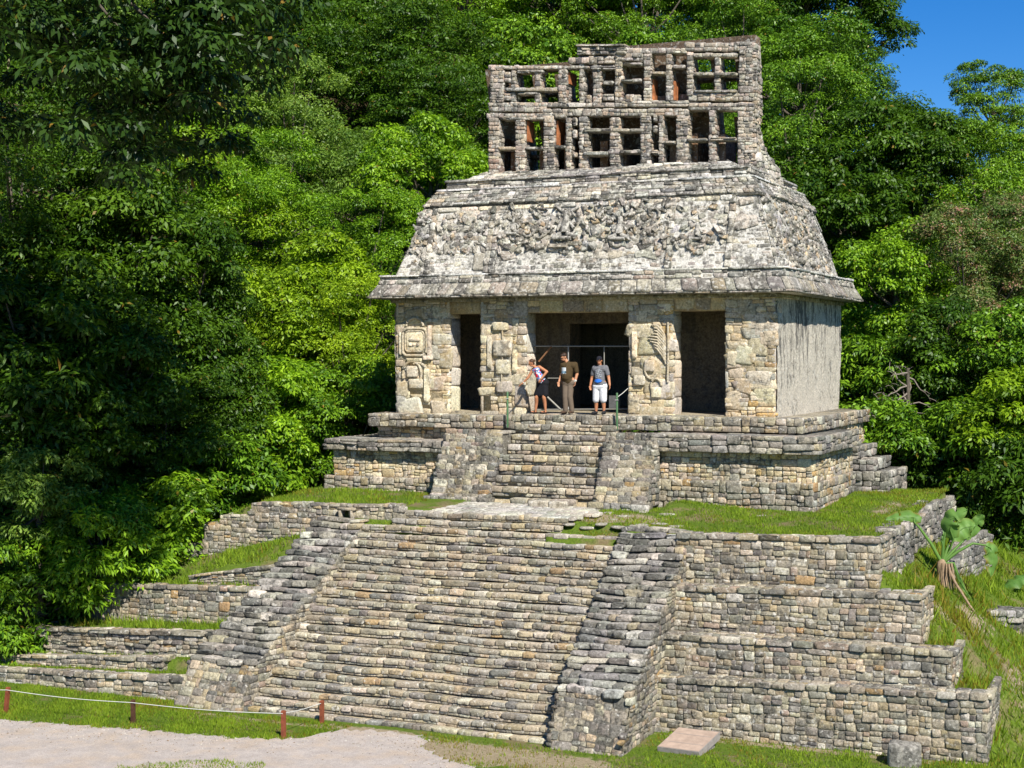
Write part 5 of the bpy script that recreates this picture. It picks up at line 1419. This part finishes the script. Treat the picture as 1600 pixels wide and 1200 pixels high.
# green posts at the head of the podium stairway
M['green'] = plain('green_paint', (.055, .13, .05), .5, .2, 8, .4)
M['steel'] = plain('dull_steel', (.34, .33, .31), .55, .15, 10, .4)
for px, lab in ((793, 'green post left of the people at the head of the podium stairway'), (964, 'green post right of the people at the head of the podium stairway')):
    p = onY(px, 655, -1.22)
    mb = MB(); mb.tube([(0, 0, -.3), (0, 0, .74), (0, 0, .76)], [.032, .032, .02], (.05, .12, .05), 8)
    o = empty('green_post', (p[0], -1.22, -.1), lab, 'post')
    q = mb.build('pole', M['green']); q.parent = o
    mb = MB(); mb.tube([(-.05, -.035, .55), (.05, -.035, .55)], .014, (.3, .3, .3), 6); q = mb.build('ring_bolt', M['steel']); q.parent = o
    if px == 964: GP = V3(p[0], -1.22, -.1)
mb = MB(); e = onY(981, 607, -.05)
mb.tube([GP + V3(0, -.03, .62), (GP + e) / 2 + V3(0, 0, .30), e], .010, (.6, .6, .55), 6)
tag(mb.build('cord', M['rope']), 'pale cord tied from the right green post to the door pier', 'cord')

# barrier inside the middle doorway
gate = empty('door_barrier', (0, .6, 0), 'thin metal barrier with rails closing the middle doorway behind the people', 'barrier')
def gp(px, py): return onY(px, py, .62)
def bar(name, a, b, r, mat='steel'):
    mb = MB(); mb.tube([gp(*a), gp(*b)], r, (.3, .3, .3), 6); return mb.build(name, M[mat], gate)
M['pale_metal'] = plain('pale_metal', (.25, .24, .21), .6, .12, 12, .3)
M['wood'] = plain('brown_wood', (.20, .10, .05), .8, .3, 6, .2)
bar('top_rail', (826, 541), (984, 541), .022, 'pale_metal'); bar('middle_rail', (856, 591), (900, 591), .016, 'pale_metal'); bar('bottom_rail', (830, 640), (984, 639), .02, 'pale_metal')
bar('upright', (888, 541), (888, 640), .018); bar('upright', (944, 541), (944, 640), .018, 'pale_metal'); bar('upright', (833, 541), (833, 640), .03, 'pale_metal')
bar('prop', (854, 619), (876, 640), .03, 'pale_metal'); bar('brace', (862, 541), (842, 565), .03, 'wood')
mb = MB(); a, b = gp(952, 618), gp(968, 638)
mb.box(a[0], b[0], .6, .64, b[2], a[2], (.1, .1, .1)); mb.build('panel', plain('dark_panel', (.10, .10, .10), .6), gate, False)

# bare grey branches in front of the dark trees on the right
rng = np.random.default_rng(12)
p = atD(1418, 640, 52.5); zg = float(terrain(p[0], p[1]))
dead = empty('dead_tree', (p[0], p[1], zg), 'bare grey dead tree with twisted branches right of the temple side wall', 'dead tree')
mb = MB(); hD = atD(1410, 575, 52.5)[2] - zg
mb.tube([(0, 0, -.3), (.1, 0, hD * .5), (0, 0, hD)], [.11, .09, .06], (.3, .3, .3), 6)
o = mb.build('trunk', M['bark']); o.parent = dead
mb = MB()
for k in range(15):
    a = rng.uniform(0, 6.28); s = V3(0, 0, hD * rng.uniform(.82, 1.0)); d = V3(math.cos(a), math.sin(a) * .4, rng.uniform(-.1, .6)); pts = [s]
    for j in range(5):
        d = unit(d + rng.normal(0, .4, 3)); pts.append(pts[-1] + d * rng.uniform(.15, .3))
        if j > 1:
            e = unit(d + rng.normal(0, .7, 3)); mb.tube([pts[-1], pts[-1] + e * .2, pts[-1] + e * .35 + V3(0, 0, -.05)], [.012, .009, .004], (.3, .3, .3), 4, False)
    mb.tube(pts, np.linspace(.035, .008, len(pts)), (.3, .3, .3), 5, False)
o = mb.build('branches', M['dead_wood']); o.parent = dead

# banana plant on the right slope
rng = np.random.default_rng(21)
bp_ = ground_hit(1478, 916)
ban = empty('banana_plant', tuple(bp_), 'young banana plant with a shaggy fibrous stem and few torn broad leaves', 'banana plant')
mb = MB()
mb.tube([(0, 0, -.2), (-.06, 0, .2), (-.10, 0, .45), (-.11, 0, .62), (-.10, 0, .70)], [.17, .16, .14, .11, .06], (.1, .1, .1), 10)
for k in range(16):
    a = rng.uniform(0, 6.28); r0 = .17
    mb.tube([(r0 * math.cos(a) * .8, r0 * math.sin(a) * .8, .60), (r0 * 1.15 * math.cos(a), r0 * 1.15 * math.sin(a), .3), (r0 * 1.5 * math.cos(a + .3), r0 * 1.5 * math.sin(a + .3), -.05)], [.03, .02, .01], (.1, .1, .1), 4)
mb.tube([(.05, -.05, .5), (.25, -.2, .15), (.62, -.4, -.35), (.95, -.55, -.75)], [.05, .035, .03, .015], (.1, .1, .1), 6)
o = mb.build('stem', plain('dry_fibre', (.27, .19, .12), .9, .35, 10, .1, .5)); o.parent = ban
SC = 45.5 / FPX
def bw(px, py, dy=0):   # point of the plant's own plane, relative to its foot
    q = atD(px, py, float((bp_ - CAM) @ _fw) + dy); return q - bp_
def banana_leaf(petiole, axis, width, fold, brown, tears):
    root, tip = np.array(axis[0]), np.array(axis[-1])
    ax = np.array(axis); n = 20
    t = np.linspace(0, 1, n); seg = np.linspace(0, 1, len(ax))
    mid = np.stack([np.interp(t, seg, ax[:, i]) for i in range(3)], 1)
    for _ in range(2): mid[1:-1] = (mid[:-2] + 2 * mid[1:-1] + mid[2:]) / 4
    tan = np.gradient(mid, axis=0); tan /= np.linalg.norm(tan, axis=1, keepdims=True)
    side = np.cross(tan, fold); side /= np.linalg.norm(side, axis=1, keepdims=True)
    nrm = np.cross(side, tan)
    wv = width * np.sin(np.pi * np.clip(t * .93 + .07, 0, 1)) ** .55
    g = np.linspace(-1, 1, 9)
    P = mid[:, None] + side[:, None] * (wv[:, None] * g)[..., None] + nrm[:, None] * (-(np.abs(g) ** 1.6)[None] * wv[:, None] * .38 + .03 * np.sin(t * 22)[:, None] * np.abs(g)[None])[..., None]
    P = P + rng.normal(0, .008, P.shape)
    col = np.zeros((n, 9, 3)); col[..., 0] = .75 + .2 * np.sin(t * 30)[:, None] * 1
    ed = np.clip((np.abs(g) - .55) / .45, 0, 1)[None] * brown * (.6 + .4 * np.sin(t * 9 + 1))[:, None]
    col[..., 1] = np.clip(ed, 0, 1)
    mb = MB()
    i, j = np.meshgrid(np.arange(n - 1), np.arange(8), indexing='ij'); a = (i * 9 + j)
    ok = np.ones(a.shape, bool)
    for (r_, sd) in tears: ok[r_, (5 if sd > 0 else 0):(8 if sd > 0 else 3)] = False
    a = a[ok]
    mb.add(P.reshape(-1, 3), np.stack([a, a + 9, a + 10, a + 1], 1), col.reshape(-1, 3))
    o = mb.build('leaf', M['leaf_big']); o.parent = ban
    mb = MB(); mb.tube(list(petiole) + [mid[4], mid[10], mid[-2]], list(np.linspace(.05, .026, len(petiole))) + [.022, .014, .006], (.9, 0, 0), 6)
    q = mb.build('stalk', M['leaf_big']); q.parent = o
c0 = V3(-.10, 0, .58)
banana_leaf([c0, bw(1484, 858), bw(1490, 842, -.1)], [bw(1490, 842, -.1), bw(1482, 820, -.15), bw(1488, 804, -.2), bw(1512, 797, -.3)], .27, V3(-.2, -.9, .45), .25, [(9, 1), (14, -1)])
banana_leaf([c0, bw(1480, 856), bw(1484, 842, .1)], [bw(1484, 842, .1), bw(1498, 830, .15), bw(1512, 820, .2), bw(1524, 822, .15)], .26, V3(.2, -.9, .4), .3, [(7, -1), (12, 1)])
banana_leaf([c0, bw(1492, 858), bw(1508, 842, .2)], [bw(1508, 842, .2), bw(1519, 828, .25), bw(1529, 814, .25), bw(1536, 803, .2)], .17, V3(.4, -.9, .3), .2, [(10, 1)])
banana_leaf([c0, bw(1474, 856), bw(1472, 846)], [bw(1473, 850), bw(1474, 842), bw(1478, 834), bw(1482, 828)], .06, V3(.4, -.9, .2), 0, [])
banana_leaf([c0, bw(1496, 862), bw(1520, 849), bw(1540, 852)], [bw(1540, 852), bw(1552, 858), bw(1554, 878), bw(1548, 902)], .24, V3(1, -.8, .2), 1.1, [(8, -1), (14, 1)])
banana_leaf([c0, bw(1455, 850), bw(1437, 825), bw(1428, 815)], [bw(1440, 812), bw(1422, 806), bw(1400, 808), bw(1384, 812)], .20, V3(0, -.9, .5), .9, [(10, 1)])
banana_leaf([c0, bw(1474, 850), bw(1476, 838)], [bw(1476, 838), bw(1480, 822), bw(1484, 806), bw(1486, 796)], .09, V3(.5, -1, 0), .0, [])
banana_leaf([c0, bw(1490, 880), bw(1500, 905)], [bw(1490, 885), bw(1500, 905), bw(1508, 925), bw(1520, 940)], .07, V3(.5, -1, .3), 1.3, [])
p = ground_hit(1592, 925)
sec = empty('banana_plant', tuple(p), 'second banana plant at the right edge of which one low broad leaf shows', 'banana plant')
bp_keep, ban_keep = bp_, ban
bp_, ban = p, sec
mb = MB(); mb.tube([(.6, 0, -.1), (.6, 0, .5)], [.12, .07], (.1, .1, .1), 8); o = mb.build('stem', M['leaf_big']); o.parent = sec
banana_leaf([V3(.6, 0, .45), V3(.3, -.1, .5)], [V3(.3, -.1, .5), V3(.05, -.2, .42), V3(-.2, -.3, .28), V3(-.45, -.35, .1)], .24, V3(0, -.5, .8), .3, [(9, 1)])
bp_, ban = bp_keep, ban_keep

# ------------------------------------------------------------------ people
def capsule(mb, p0, p1, r0, r1, k=10):
    p0, p1 = np.array(p0, float), np.array(p1, float)
    t = p1 - p0; L = np.linalg.norm(t); t = t / (L + 1e-9)
    pts, rad = [], []
    for a in (-85, -60, -30): pts.append(p0 + t * r0 * math.sin(R(a))); rad.append(r0 * math.cos(R(a)))
    pts.append(p0); rad.append(r0); pts.append(p1); rad.append(r1)
    for a in (30, 60, 85): pts.append(p1 + t * r1 * math.sin(R(a))); rad.append(r1 * math.cos(R(a)))
    pts = np.array(pts)
    a = np.cross(t, (0, 0, 1.0) if abs(t[2]) < .9 else (1.0, 0, 0)); a /= np.linalg.norm(a); b = np.cross(t, a)
    vs = [pts[i] + rad[i] * (a * math.cos(2 * math.pi * j / k) + b * math.sin(2 * math.pi * j / k)) for i in range(len(pts)) for j in range(k)]
    f = [(i * k + j, i * k + (j + 1) % k, (i + 1) * k + (j + 1) % k, (i + 1) * k + j) for i in range(len(pts) - 1) for j in range(k)]
    mb.add(vs, f, (0, 0, 0)); mb.fan(vs[:k], (0, 0, 0)); mb.fan(vs[-k:], (0, 0, 0))
def ellipsoid(mb, c, r, Rm=None):
    n, m = 9, 14
    th, ph = np.meshgrid(np.linspace(.02, math.pi - .02, n), np.linspace(0, 2 * math.pi, m + 1), indexing='ij')
    d = np.stack([np.sin(th) * np.cos(ph), np.sin(th) * np.sin(ph), np.cos(th)], 2) * np.array(r)
    if Rm is not None: d = d @ np.array(Rm).T
    v = (d[:, :m] + np.array(c)).reshape(-1, 3)
    f = [(i * m + j, i * m + (j + 1) % m, (i + 1) * m + (j + 1) % m, (i + 1) * m + j) for i in range(n - 1) for j in range(m)]
    mb.add(v, f, (0, 0, 0)); mb.fan(v[:m], (0, 0, 0)); mb.fan(v[-m:], (0, 0, 0))
def fused(name, mb, mat, parent, vox=.011, smooth=4, cut=None):
    """capsules fused into one continuous skin"""
    o = mb.build(name, mat)
    md = o.modifiers.new('fuse', 'REMESH'); md.mode = 'VOXEL'; md.voxel_size = vox; md.use_smooth_shade = True
    sm = o.modifiers.new('smooth', 'SMOOTH'); sm.factor, sm.iterations = .5, smooth
    dg = bpy.context.evaluated_depsgraph_get()
    me = bpy.data.meshes.new_from_object(o.evaluated_get(dg))
    o.modifiers.clear(); old = o.data; o.data = me; bpy.data.meshes.remove(old)
    me.name = name; me.materials.clear(); me.materials.append(mat)
    o.parent = parent
    return o
M['skin'] = plain('skin', (.46, .22, .12), .55, .06, 8, .3)
M['skin_tan'] = plain('tanned_skin', (.42, .18, .09), .55, .06, 8, .3)
M['hair'] = plain('dark_brown_hair', (.035, .018, .010), .6, .3, 40, .3)
M['eye'] = plain('dark_eye', (.02, .015, .012), .3, 0, 5)
M['lips'] = plain('lips', (.32, .10, .08), .5, .05)
def hand(mb, wrist, direction, palmn, s=1.0, curl=.5, thumb=1):
    """palm, four unequal fingers bent at two knuckles, thumb from the side of the palm"""
    d, n = unit(direction), unit(palmn); n = unit(n - d * (n @ d)); sd = np.cross(d, n)
    w = np.array(wrist, float)
    for o_ in (-.024, -.008, .008, .024):
        capsule(mb, w + d * .01 * s + sd * o_ * .7 * s, w + d * .085 * s + sd * o_ * s, .015 * s, .013 * s, 8)
    for o_, L in zip((-.030, -.010, .010, .030), (.062, .076, .082, .072)):
        a = w + d * .088 * s + sd * o_ * s
        d1 = unit(d + n * curl * .6); b = a + d1 * L * .5 * s
        d2 = unit(d + n * curl * 1.6); c = b + d2 * L * .5 * s
        capsule(mb, a, b, .0095 * s, .009 * s, 8); capsule(mb, b, c, .009 * s, .0075 * s, 8)
    a = w + d * .03 * s + sd * .028 * thumb * s
    b = a + unit(d * .7 + sd * thumb * .8 + n * .4) * .045 * s; c = b + unit(d + n * .5) * .032 * s
    capsule(mb, a, b, .012 * s, .0105 * s, 8); capsule(mb, b, c, .0105 * s, .008 * s, 8)
def head(mb, c, f, s=1.0):
    """skull, jaw, nose, ears, brow; f = facing direction"""
    c = np.array(c, float); f = unit(f); r = unit(np.cross(f, Z_)); u = np.cross(r, f)
    Rm = np.stack([r, f, u], 1)
    ellipsoid(mb, c + u * .03 * s - f * .01 * s, (.075 * s, .092 * s, .095 * s), Rm)
    ellipsoid(mb, c - u * .045 * s + f * .025 * s, (.055 * s, .062 * s, .065 * s), Rm)
    capsule(mb, c + f * .082 * s + u * .012 * s, c + f * .108 * s - u * .022 * s, .012 * s, .017 * s, 8)
    for q in (-1, 1): ellipsoid(mb, c + r * .078 * s * q - f * .008 * s - u * .008 * s, (.012 * s, .02 * s, .032 * s), Rm)
    capsule(mb, c + f * .082 * s - r * .035 * s + u * .035 * s, c + f * .082 * s + r * .035 * s + u * .035 * s, .014 * s, .014 * s, 8)
    capsule(mb, c + f * .083 * s - r * .02 * s - u * .062 * s, c + f * .083 * s + r * .02 * s - u * .062 * s, .009 * s, .009 * s, 8)
    return r, f, u
def face_parts(root, c, r, f, u, s=1.0):
    c = np.array(c, float)
    for q in (-1, 1):
        mb = MB(); ellipsoid(mb, c + f * .088 * s + r * .032 * s * q + u * .012 * s, (.014 * s,) * 3); o = mb.build('eye', M['eye']); o.parent = root
    mb = MB(); capsule(mb, c + f * .092 * s - r * .022 * s - u * .058 * s, c + f * .092 * s + r * .022 * s - u * .058 * s, .007 * s, .007 * s, 8); o = mb.build('mouth', M['lips']); o.parent = root
def patch(name, mat_cols, root, c, w, h, rad, face_d, n=10):
    """print on a shirt: small coloured cells on a curved sheet"""
    f = unit(face_d); r = unit(np.cross(f, Z_)); mb = MB()
    gx_, gz_ = np.meshgrid(np.linspace(-w / 2, w / 2, n + 1), np.linspace(-h / 2, h / 2, n + 1), indexing='ij')
    P = np.array(c)[None, None] + gx_[..., None] * r + gz_[..., None] * Z_ + (np.sqrt(np.maximum(rad ** 2 - gx_ ** 2, 0)))[..., None] * f
    for i in range(n):
        for j in range(n):
            col = mat_cols(i / (n - 1), j / (n - 1))
            if col is None: continue
            mb.add([P[i, j], P[i + 1, j], P[i + 1, j + 1], P[i, j + 1]], [(0, 1, 2, 3)], col)
    o = mb.build(name, M['print']); o.parent = root; return o
M['print'] = plain('printed_cloth', (1, 1, 1), .9, .05, 10, .1, 0, True)
def cloth(name, col, var=.12, scale=14): return plain(name, col, .9, var, scale, .1, .15)

def limbs(mb, chain):
    for (a, ra), (b, rb) in zip(chain[:-1], chain[1:]): capsule(mb, a, b, ra, rb, 12)

# man in grey T-shirt, white shorts and black cap
def man_grey():
    p = (.98, -.74, .012)
    root = empty('person', p, 'man in grey T-shirt, pale cargo shorts and black cap, standing right of the two others', 'person')
    f = unit((.05, -1, -.22)); B = MB()
    hc = V3(.03, -.05, 1.565)
    r, ff, u = head(B, hc, f, .98)
    capsule(B, (.03, 0, 1.36), (.03, -.02, 1.5), .058, .055)
    capsule(B, (-.09, 0, 1.30), (.15, 0, 1.32), .10, .10); capsule(B, (.03, .0, 1.28), (.03, 0, .92), .125, .13); capsule(B, (-.05, 0, .9), (.11, 0, .9), .12, .12)
    aL = [((-.14, 0, 1.345), .062), ((-.225, .02, 1.07), .046), ((-.245, -.05, .85), .033)]; aR = [((.215, 0, 1.36), .062), ((.295, .02, 1.08), .046), ((.355, -.05, .86), .033)]
    limbs(B, aL); limbs(B, aR)
    hand(B, aL[-1][0], (0, -.12, -1), (.8, -.6, 0), .95, .5, 1); hand(B, aR[-1][0], (.08, -.12, -1), (-.8, -.6, 0), .95, .5, -1)
    lL = [((-.055, 0, .86), .092), ((-.08, -.02, .46), .062), ((-.09, .02, .27), .056), ((-.10, .03, .08), .040)]; lR = [((.12, 0, .86), .092), ((.14, -.02, .46), .062), ((.145, .02, .27), .056), ((.15, .03, .08), .040)]
    limbs(B, lL); limbs(B, lR)
    for x in (-.105, .155): capsule(B, (x, .04, .045), (x + (.02 if x > 0 else -.03), -.14, .035), .042, .035)
    fused('body', B, M['skin_tan'], root, .0075)
    face_parts(root, hc, r, ff, u, .98)
    S = MB()
    capsule(S, (-.095, 0, 1.31), (.155, 0, 1.33), .115, .115); capsule(S, (.03, -.005, 1.27), (.03, -.01, .96), .15, .158); capsule(S, (-.04, -.005, .88), (.10, -.005, .88), .14, .14)
    capsule(S, (-.14, 0, 1.35), (-.20, .012, 1.17), .078, .07); capsule(S, (.215, 0, 1.365), (.268, .012, 1.18), .078, .07); capsule(S, (.03, 0, 1.38), (.03, -.01, 1.41), .075, .065)
    sh = fused('t_shirt', S, cloth('grey_cotton', (.135, .135, .145)), root, .012, 3)
    patch('shirt_print', lambda a, b: ((.34, .36, .38) if math.sin(a * 19 + b * 9) + math.sin(b * 23 - a * 7) > .25 else None), sh, (.03, -.01, 1.19), .20, .24, .163, (0, -1, 0))
    patch('shirt_print', lambda a, b: ((.03, .16, .62) if (a - .5) ** 2 + (b - .5) ** 2 < .26 else None), sh, (.03, -.012, .985), .24, .11, .172, (0, -1, 0))
    T = MB()
    capsule(T, (-.05, 0, .82), (.12, 0, .82), .145, .145)
    limbs(T, [((-.06, 0, .80), .128), ((-.085, -.01, .43), .105)]); limbs(T, [((.125, 0, .80), .128), ((.145, -.01, .43), .105)])
    fused('shorts', T, cloth('pale_plaid_cotton', (.60, .60, .62), .22, 22), root, .012, 3)
    for x, k in ((-.105, -.03), (.155, .02)):
        Sh = MB(); capsule(Sh, (x, .045, .05), (x + k, -.15, .04), .052, .043); capsule(Sh, (x, .04, .06), (x, .04, .11), .05, .05)
        fused('shoe', Sh, cloth('black_shoe', (.022, .022, .024)), root, .01, 2)
    C_ = MB(); Rm = np.stack([r, ff, u], 1)
    ellipsoid(C_, hc + u * .055 - ff * .01, (.086, .102, .085), Rm); capsule(C_, hc + ff * .07 + u * .055 - r * .045, hc + ff * .07 + u * .055 + r * .045, .02, .02); capsule(C_, hc + ff * .12 + u * .045 - r * .03, hc + ff * .12 + u * .045 + r * .03, .014, .014)
    fused('cap', C_, cloth('black_cap', (.018, .018, .024)), root, .009, 2)
man_grey()

# man in brown T-shirt looking down
def man_brown():
    p = onY(887, 648, -.62); p = (p[0], -.62, .012)
    root = empty('person', p, 'tall man in brown T-shirt and grey brown trousers, looking down between the other two', 'person')
    B = MB(); f = unit((-.62, -.62, -.50)); hc = V3(-.085, -.07, 1.665)
    r, ff, u = head(B, hc, f, 1.0)
    capsule(B, (.02, .0, 1.46), (-.06, -.035, 1.60), .06, .056)
    capsule(B, (-.10, 0, 1.41), (.16, .03, 1.41), .10, .10); capsule(B, (.02, .0, 1.38), (.0, -.01, 1.0), .135, .14); capsule(B, (-.05, 0, .97), (.08, .02, .97), .13, .13)
    aL = [((-.15, -.02, 1.43), .062), ((-.20, .0, 1.15), .046), ((-.235, -.10, .95), .033)]; aR = [((.225, .03, 1.45), .064), ((.27, .06, 1.17), .048), ((.235, .0, .95), .034)]
    limbs(B, aL); limbs(B, aR)
    hand(B, aL[-1][0], (-.1, -.2, -1), (.7, -.6, 0), 1.0, .5, 1); hand(B, aR[-1][0], (-.05, -.15, -1), (-.7, -.7, 0), 1.0, .5, -1)
    lL = [((-.06, 0, .92), .095), ((-.065, -.03, .50), .066), ((-.07, .02, .09), .042)]; lR = [((.08, .02, .92), .095), ((.075, -.01, .50), .066), ((.11, .06, .09), .042)]
    limbs(B, lL); limbs(B, lR)
    fused('body', B, M['skin'], root, .0075); face_parts(root, hc, r, ff, u)
    S = MB()
    capsule(S, (-.105, -.005, 1.42), (.165, .03, 1.42), .115, .115); capsule(S, (.02, -.0, 1.36), (-.01, -.05, 1.10), .155, .175); capsule(S, (-.02, -.02, 1.05), (.03, -.01, .99), .17, .155)
    capsule(S, (-.15, -.02, 1.44), (-.185, -.008, 1.24), .08, .072); capsule(S, (.225, .03, 1.455), (.258, .05, 1.25), .082, .075); capsule(S, (.02, 0, 1.47), (.0, -.01, 1.51), .075, .065)
    sh = fused('t_shirt', S, cloth('brown_cotton', (.062, .042, .020)), root, .012, 3)
    patch('shirt_print', lambda a, b: ((.58, .62, .64) if b > .45 or b < .12 else ((.25, .40, .50) if a > .2 else (.05, .10, .14))), sh, (-.0, -.03, 1.26), .20, .21, .172, (-.45, -.9, 0))
    T = MB(); capsule(T, (-.05, 0, .93), (.08, .02, .93), .145, .145)
    limbs(T, [((-.055, 0, .90), .118), ((-.065, -.03, .50), .088), ((-.075, .015, .09), .074)]); limbs(T, [((.075, .02, .90), .118), ((.075, -.01, .50), .088), ((.11, .055, .09), .074)])
    fused('trousers', T, cloth('grey_brown_cotton', (.15, .115, .085)), root, .012, 3)
    for x, y, k in ((-.08, .02, -.05), (.115, .06, -.02)):
        Sh = MB(); capsule(Sh, (x, y + .03, .05), (x + k, y - .17, .038), .05, .042)
        fused('shoe', Sh, cloth('brown_shoe', (.07, .045, .03)), root, .01, 2)
    Hh = MB(); Rm = np.stack([r, ff, u], 1)
    ellipsoid(Hh, hc + u * .05 - ff * .025, (.084, .094, .086), Rm); ellipsoid(Hh, hc + u * .09 + ff * .04, (.06, .05, .035), Rm); ellipsoid(Hh, hc - ff * .055 - u * .01, (.07, .045, .06), Rm)
    fused('hair', Hh, M['hair'], root, .009, 2)
    W = MB(); W.tube([(.228, -.03, .975), (.245, .02, .975)], .042, (.6, .6, .5), 10); o = W.build('wristband', M['rope']); o.parent = root
man_brown()

# woman stooping, one arm reaching towards the pier
def woman():
    p = onY(848, 647, -.45); p = (p[0], -.45, .012)
    root = empty('person', p, 'woman in flowered sleeveless top and black skirt, stooping with one arm reaching towards the pier', 'person')
    B = MB(); f = unit((-.75, -.45, -.48)); hc = V3(-.29, -.18, 1.485)
    r, ff, u = head(B, hc, f, .93)
    capsule(B, (-.17, -.08, 1.34), (-.265, -.15, 1.43), .05, .048)
    limbs(B, [((-.16, -.06, 1.27), .11), ((-.07, -.02, 1.08), .10), ((-.01, .02, .90), .125)])
    capsule(B, (-.26, -.06, 1.29), (-.10, -.06, 1.35), .075, .075); capsule(B, (-.07, .02, .88), (.07, .02, .88), .115, .115)
    aL = [((-.285, -.06, 1.31), .050), ((-.43, -.12, 1.05), .040), ((-.60, -.15, .88), .028)]; aR = [((-.075, -.08, 1.375), .052), ((.175, -.10, 1.235), .042), ((.03, -.20, 1.02), .030)]
    limbs(B, aL); limbs(B, aR)
    hand(B, aL[-1][0], (-.85, -.1, -.6), (-.4, -.2, -.9), .9, .25, 1); hand(B, aR[-1][0], (-.5, -.15, -.8), (-.5, .6, -.3), .9, .7, -1)
    lL = [((-.07, .02, .85), .09), ((-.19, -.04, .46), .060), ((-.215, .02, .30), .054), ((-.245, .03, .07), .034)]; lR = [((.07, .02, .85), .09), ((.055, -.04, .46), .060), ((.06, .02, .30), .054), ((.07, .05, .07), .034)]
    limbs(B, lL); limbs(B, lR)
    for x in (-.25, .07): capsule(B, (x, .05, .03), (x - .06, -.13, .028), .034, .03)
    fused('body', B, M['skin_tan'], root, .0075); face_parts(root, hc, r, ff, u, .93)
    S = MB()
    limbs(S, [((-.165, -.065, 1.255), .122), ((-.075, -.03, 1.08), .115), ((-.02, .01, .94), .135)]); capsule(S, (-.235, -.07, 1.27), (-.11, -.07, 1.32), .078, .078)
    def flower_mat():
        m, nt, b = newmat('flowered_cloth'); tc = N(nt, 'TexCoord').outputs['Object']
        v = N(nt, 'TexVoronoi'); v.inputs['Scale'].default_value = 22; nt.links.new(tc, v.inputs['Vector'])
        rp = N(nt, 'ValToRGB'); e = rp.color_ramp.elements; rp.color_ramp.interpolation = 'CONSTANT'
        e[0].position, e[0].color = 0, (.10, .22, .55, 1); e[1].position, e[1].color = .38, (.62, .64, .66, 1)
        for q, c in ((.62, (.04, .06, .14, 1)), (.78, (.55, .03, .04, 1)), (.90, (.25, .45, .62, 1))): x = e.new(q); x.color = c
        sp = N(nt, 'SeparateColor'); nt.links.new(v.outputs['Color'], sp.inputs[0]); nt.links.new(sp.outputs[0], rp.inputs[0]); nt.links.new(rp.outputs[0], b.inputs['Base Color']); b.inputs['Roughness'].default_value = .9
        return m
    sh = fused('top', S, flower_mat(), root, .011, 3)
    patch('red_flower', lambda a, b: ((.55, .02, .03) if (a - .5) ** 2 + (b - .5) ** 2 < .22 else None), sh, (-.10, -.045, 1.12), .11, .13, .128, (-.2, -1, 0))
    T = MB(); capsule(T, (-.06, .02, .90), (.06, .02, .90), .135, .135)
    for t in (-1, -.33, .33, 1): limbs(T, [((.05 * t, .02, .86), .12), ((-.05 + .13 * t, .0, .56), .105)])
    fused('skirt', T, cloth('black_cotton', (.014, .014, .017)), root, .013, 3)
    for x in (-.25, .07):
        Sh = MB(); capsule(Sh, (x + .01, .07, .008), (x - .07, -.15, .008), .036, .04); capsule(Sh, (x - .06, -.06, .06), (x + .02, -.06, .055), .014, .014)
        fused('sandal', Sh, cloth('dark_sandal', (.03, .02, .018)), root, .008, 1)
    Hh = MB(); Rm = np.stack([r, ff, u], 1)
    ellipsoid(Hh, hc + u * .045 - ff * .03, (.078, .088, .08), Rm); ellipsoid(Hh, hc - ff * .11 + u * .03, (.04, .045, .04), Rm); ellipsoid(Hh, hc - ff * .05 - u * .02, (.065, .04, .06), Rm)
    fused('hair', Hh, plain('brown_hair', (.06, .028, .014), .6, .3, 40), root, .009, 2)
    W = MB(); W.tube([V3(-.545, -.14, .925), V3(-.565, -.145, .905)], .033, (.6, .6, .5), 10); o = W.build('bracelet', M['rope']); o.parent = root
woman()

# pebbles and leaf litter scattered over the path and its rim: nobody could count them
rng = np.random.default_rng(91)
mb = MB()
n = 1500
X = rng.uniform(-13, 5, n); pe = itp(X, PATH_EDGE[:, 0], PATH_EDGE[:, 1])
Y = pe - np.abs(rng.normal(0, .9, n)) + .18 * rng.random(n)
ok = (Y > -18); X, Y = X[ok], Y[ok]; n = len(X)
a = rng.uniform(.006, .015, n) * (1 + 1.2 * (rng.random(n) < .05)); b = a * rng.uniform(.6, 1, n)
pb = [((.25, .22, .19), 4), ((.32, .29, .255), 3), ((.17, .15, .125), 2), ((.16, .11, .06), 1.6)]
stones(mb, np.stack([X - a, X + a, Y - b, Y + b], 1), lambda u, v, q: np.stack([u, v, PLAZA + .01 + q], 1), rng, pb, (.003, .010), .02, 0, .3, rough=.3, rot=None)
tag(mb.build('pebbles', M['pavers']), 'small pebbles and litter scattered along the edge of the gravel path', 'pebbles', kind='stuff')
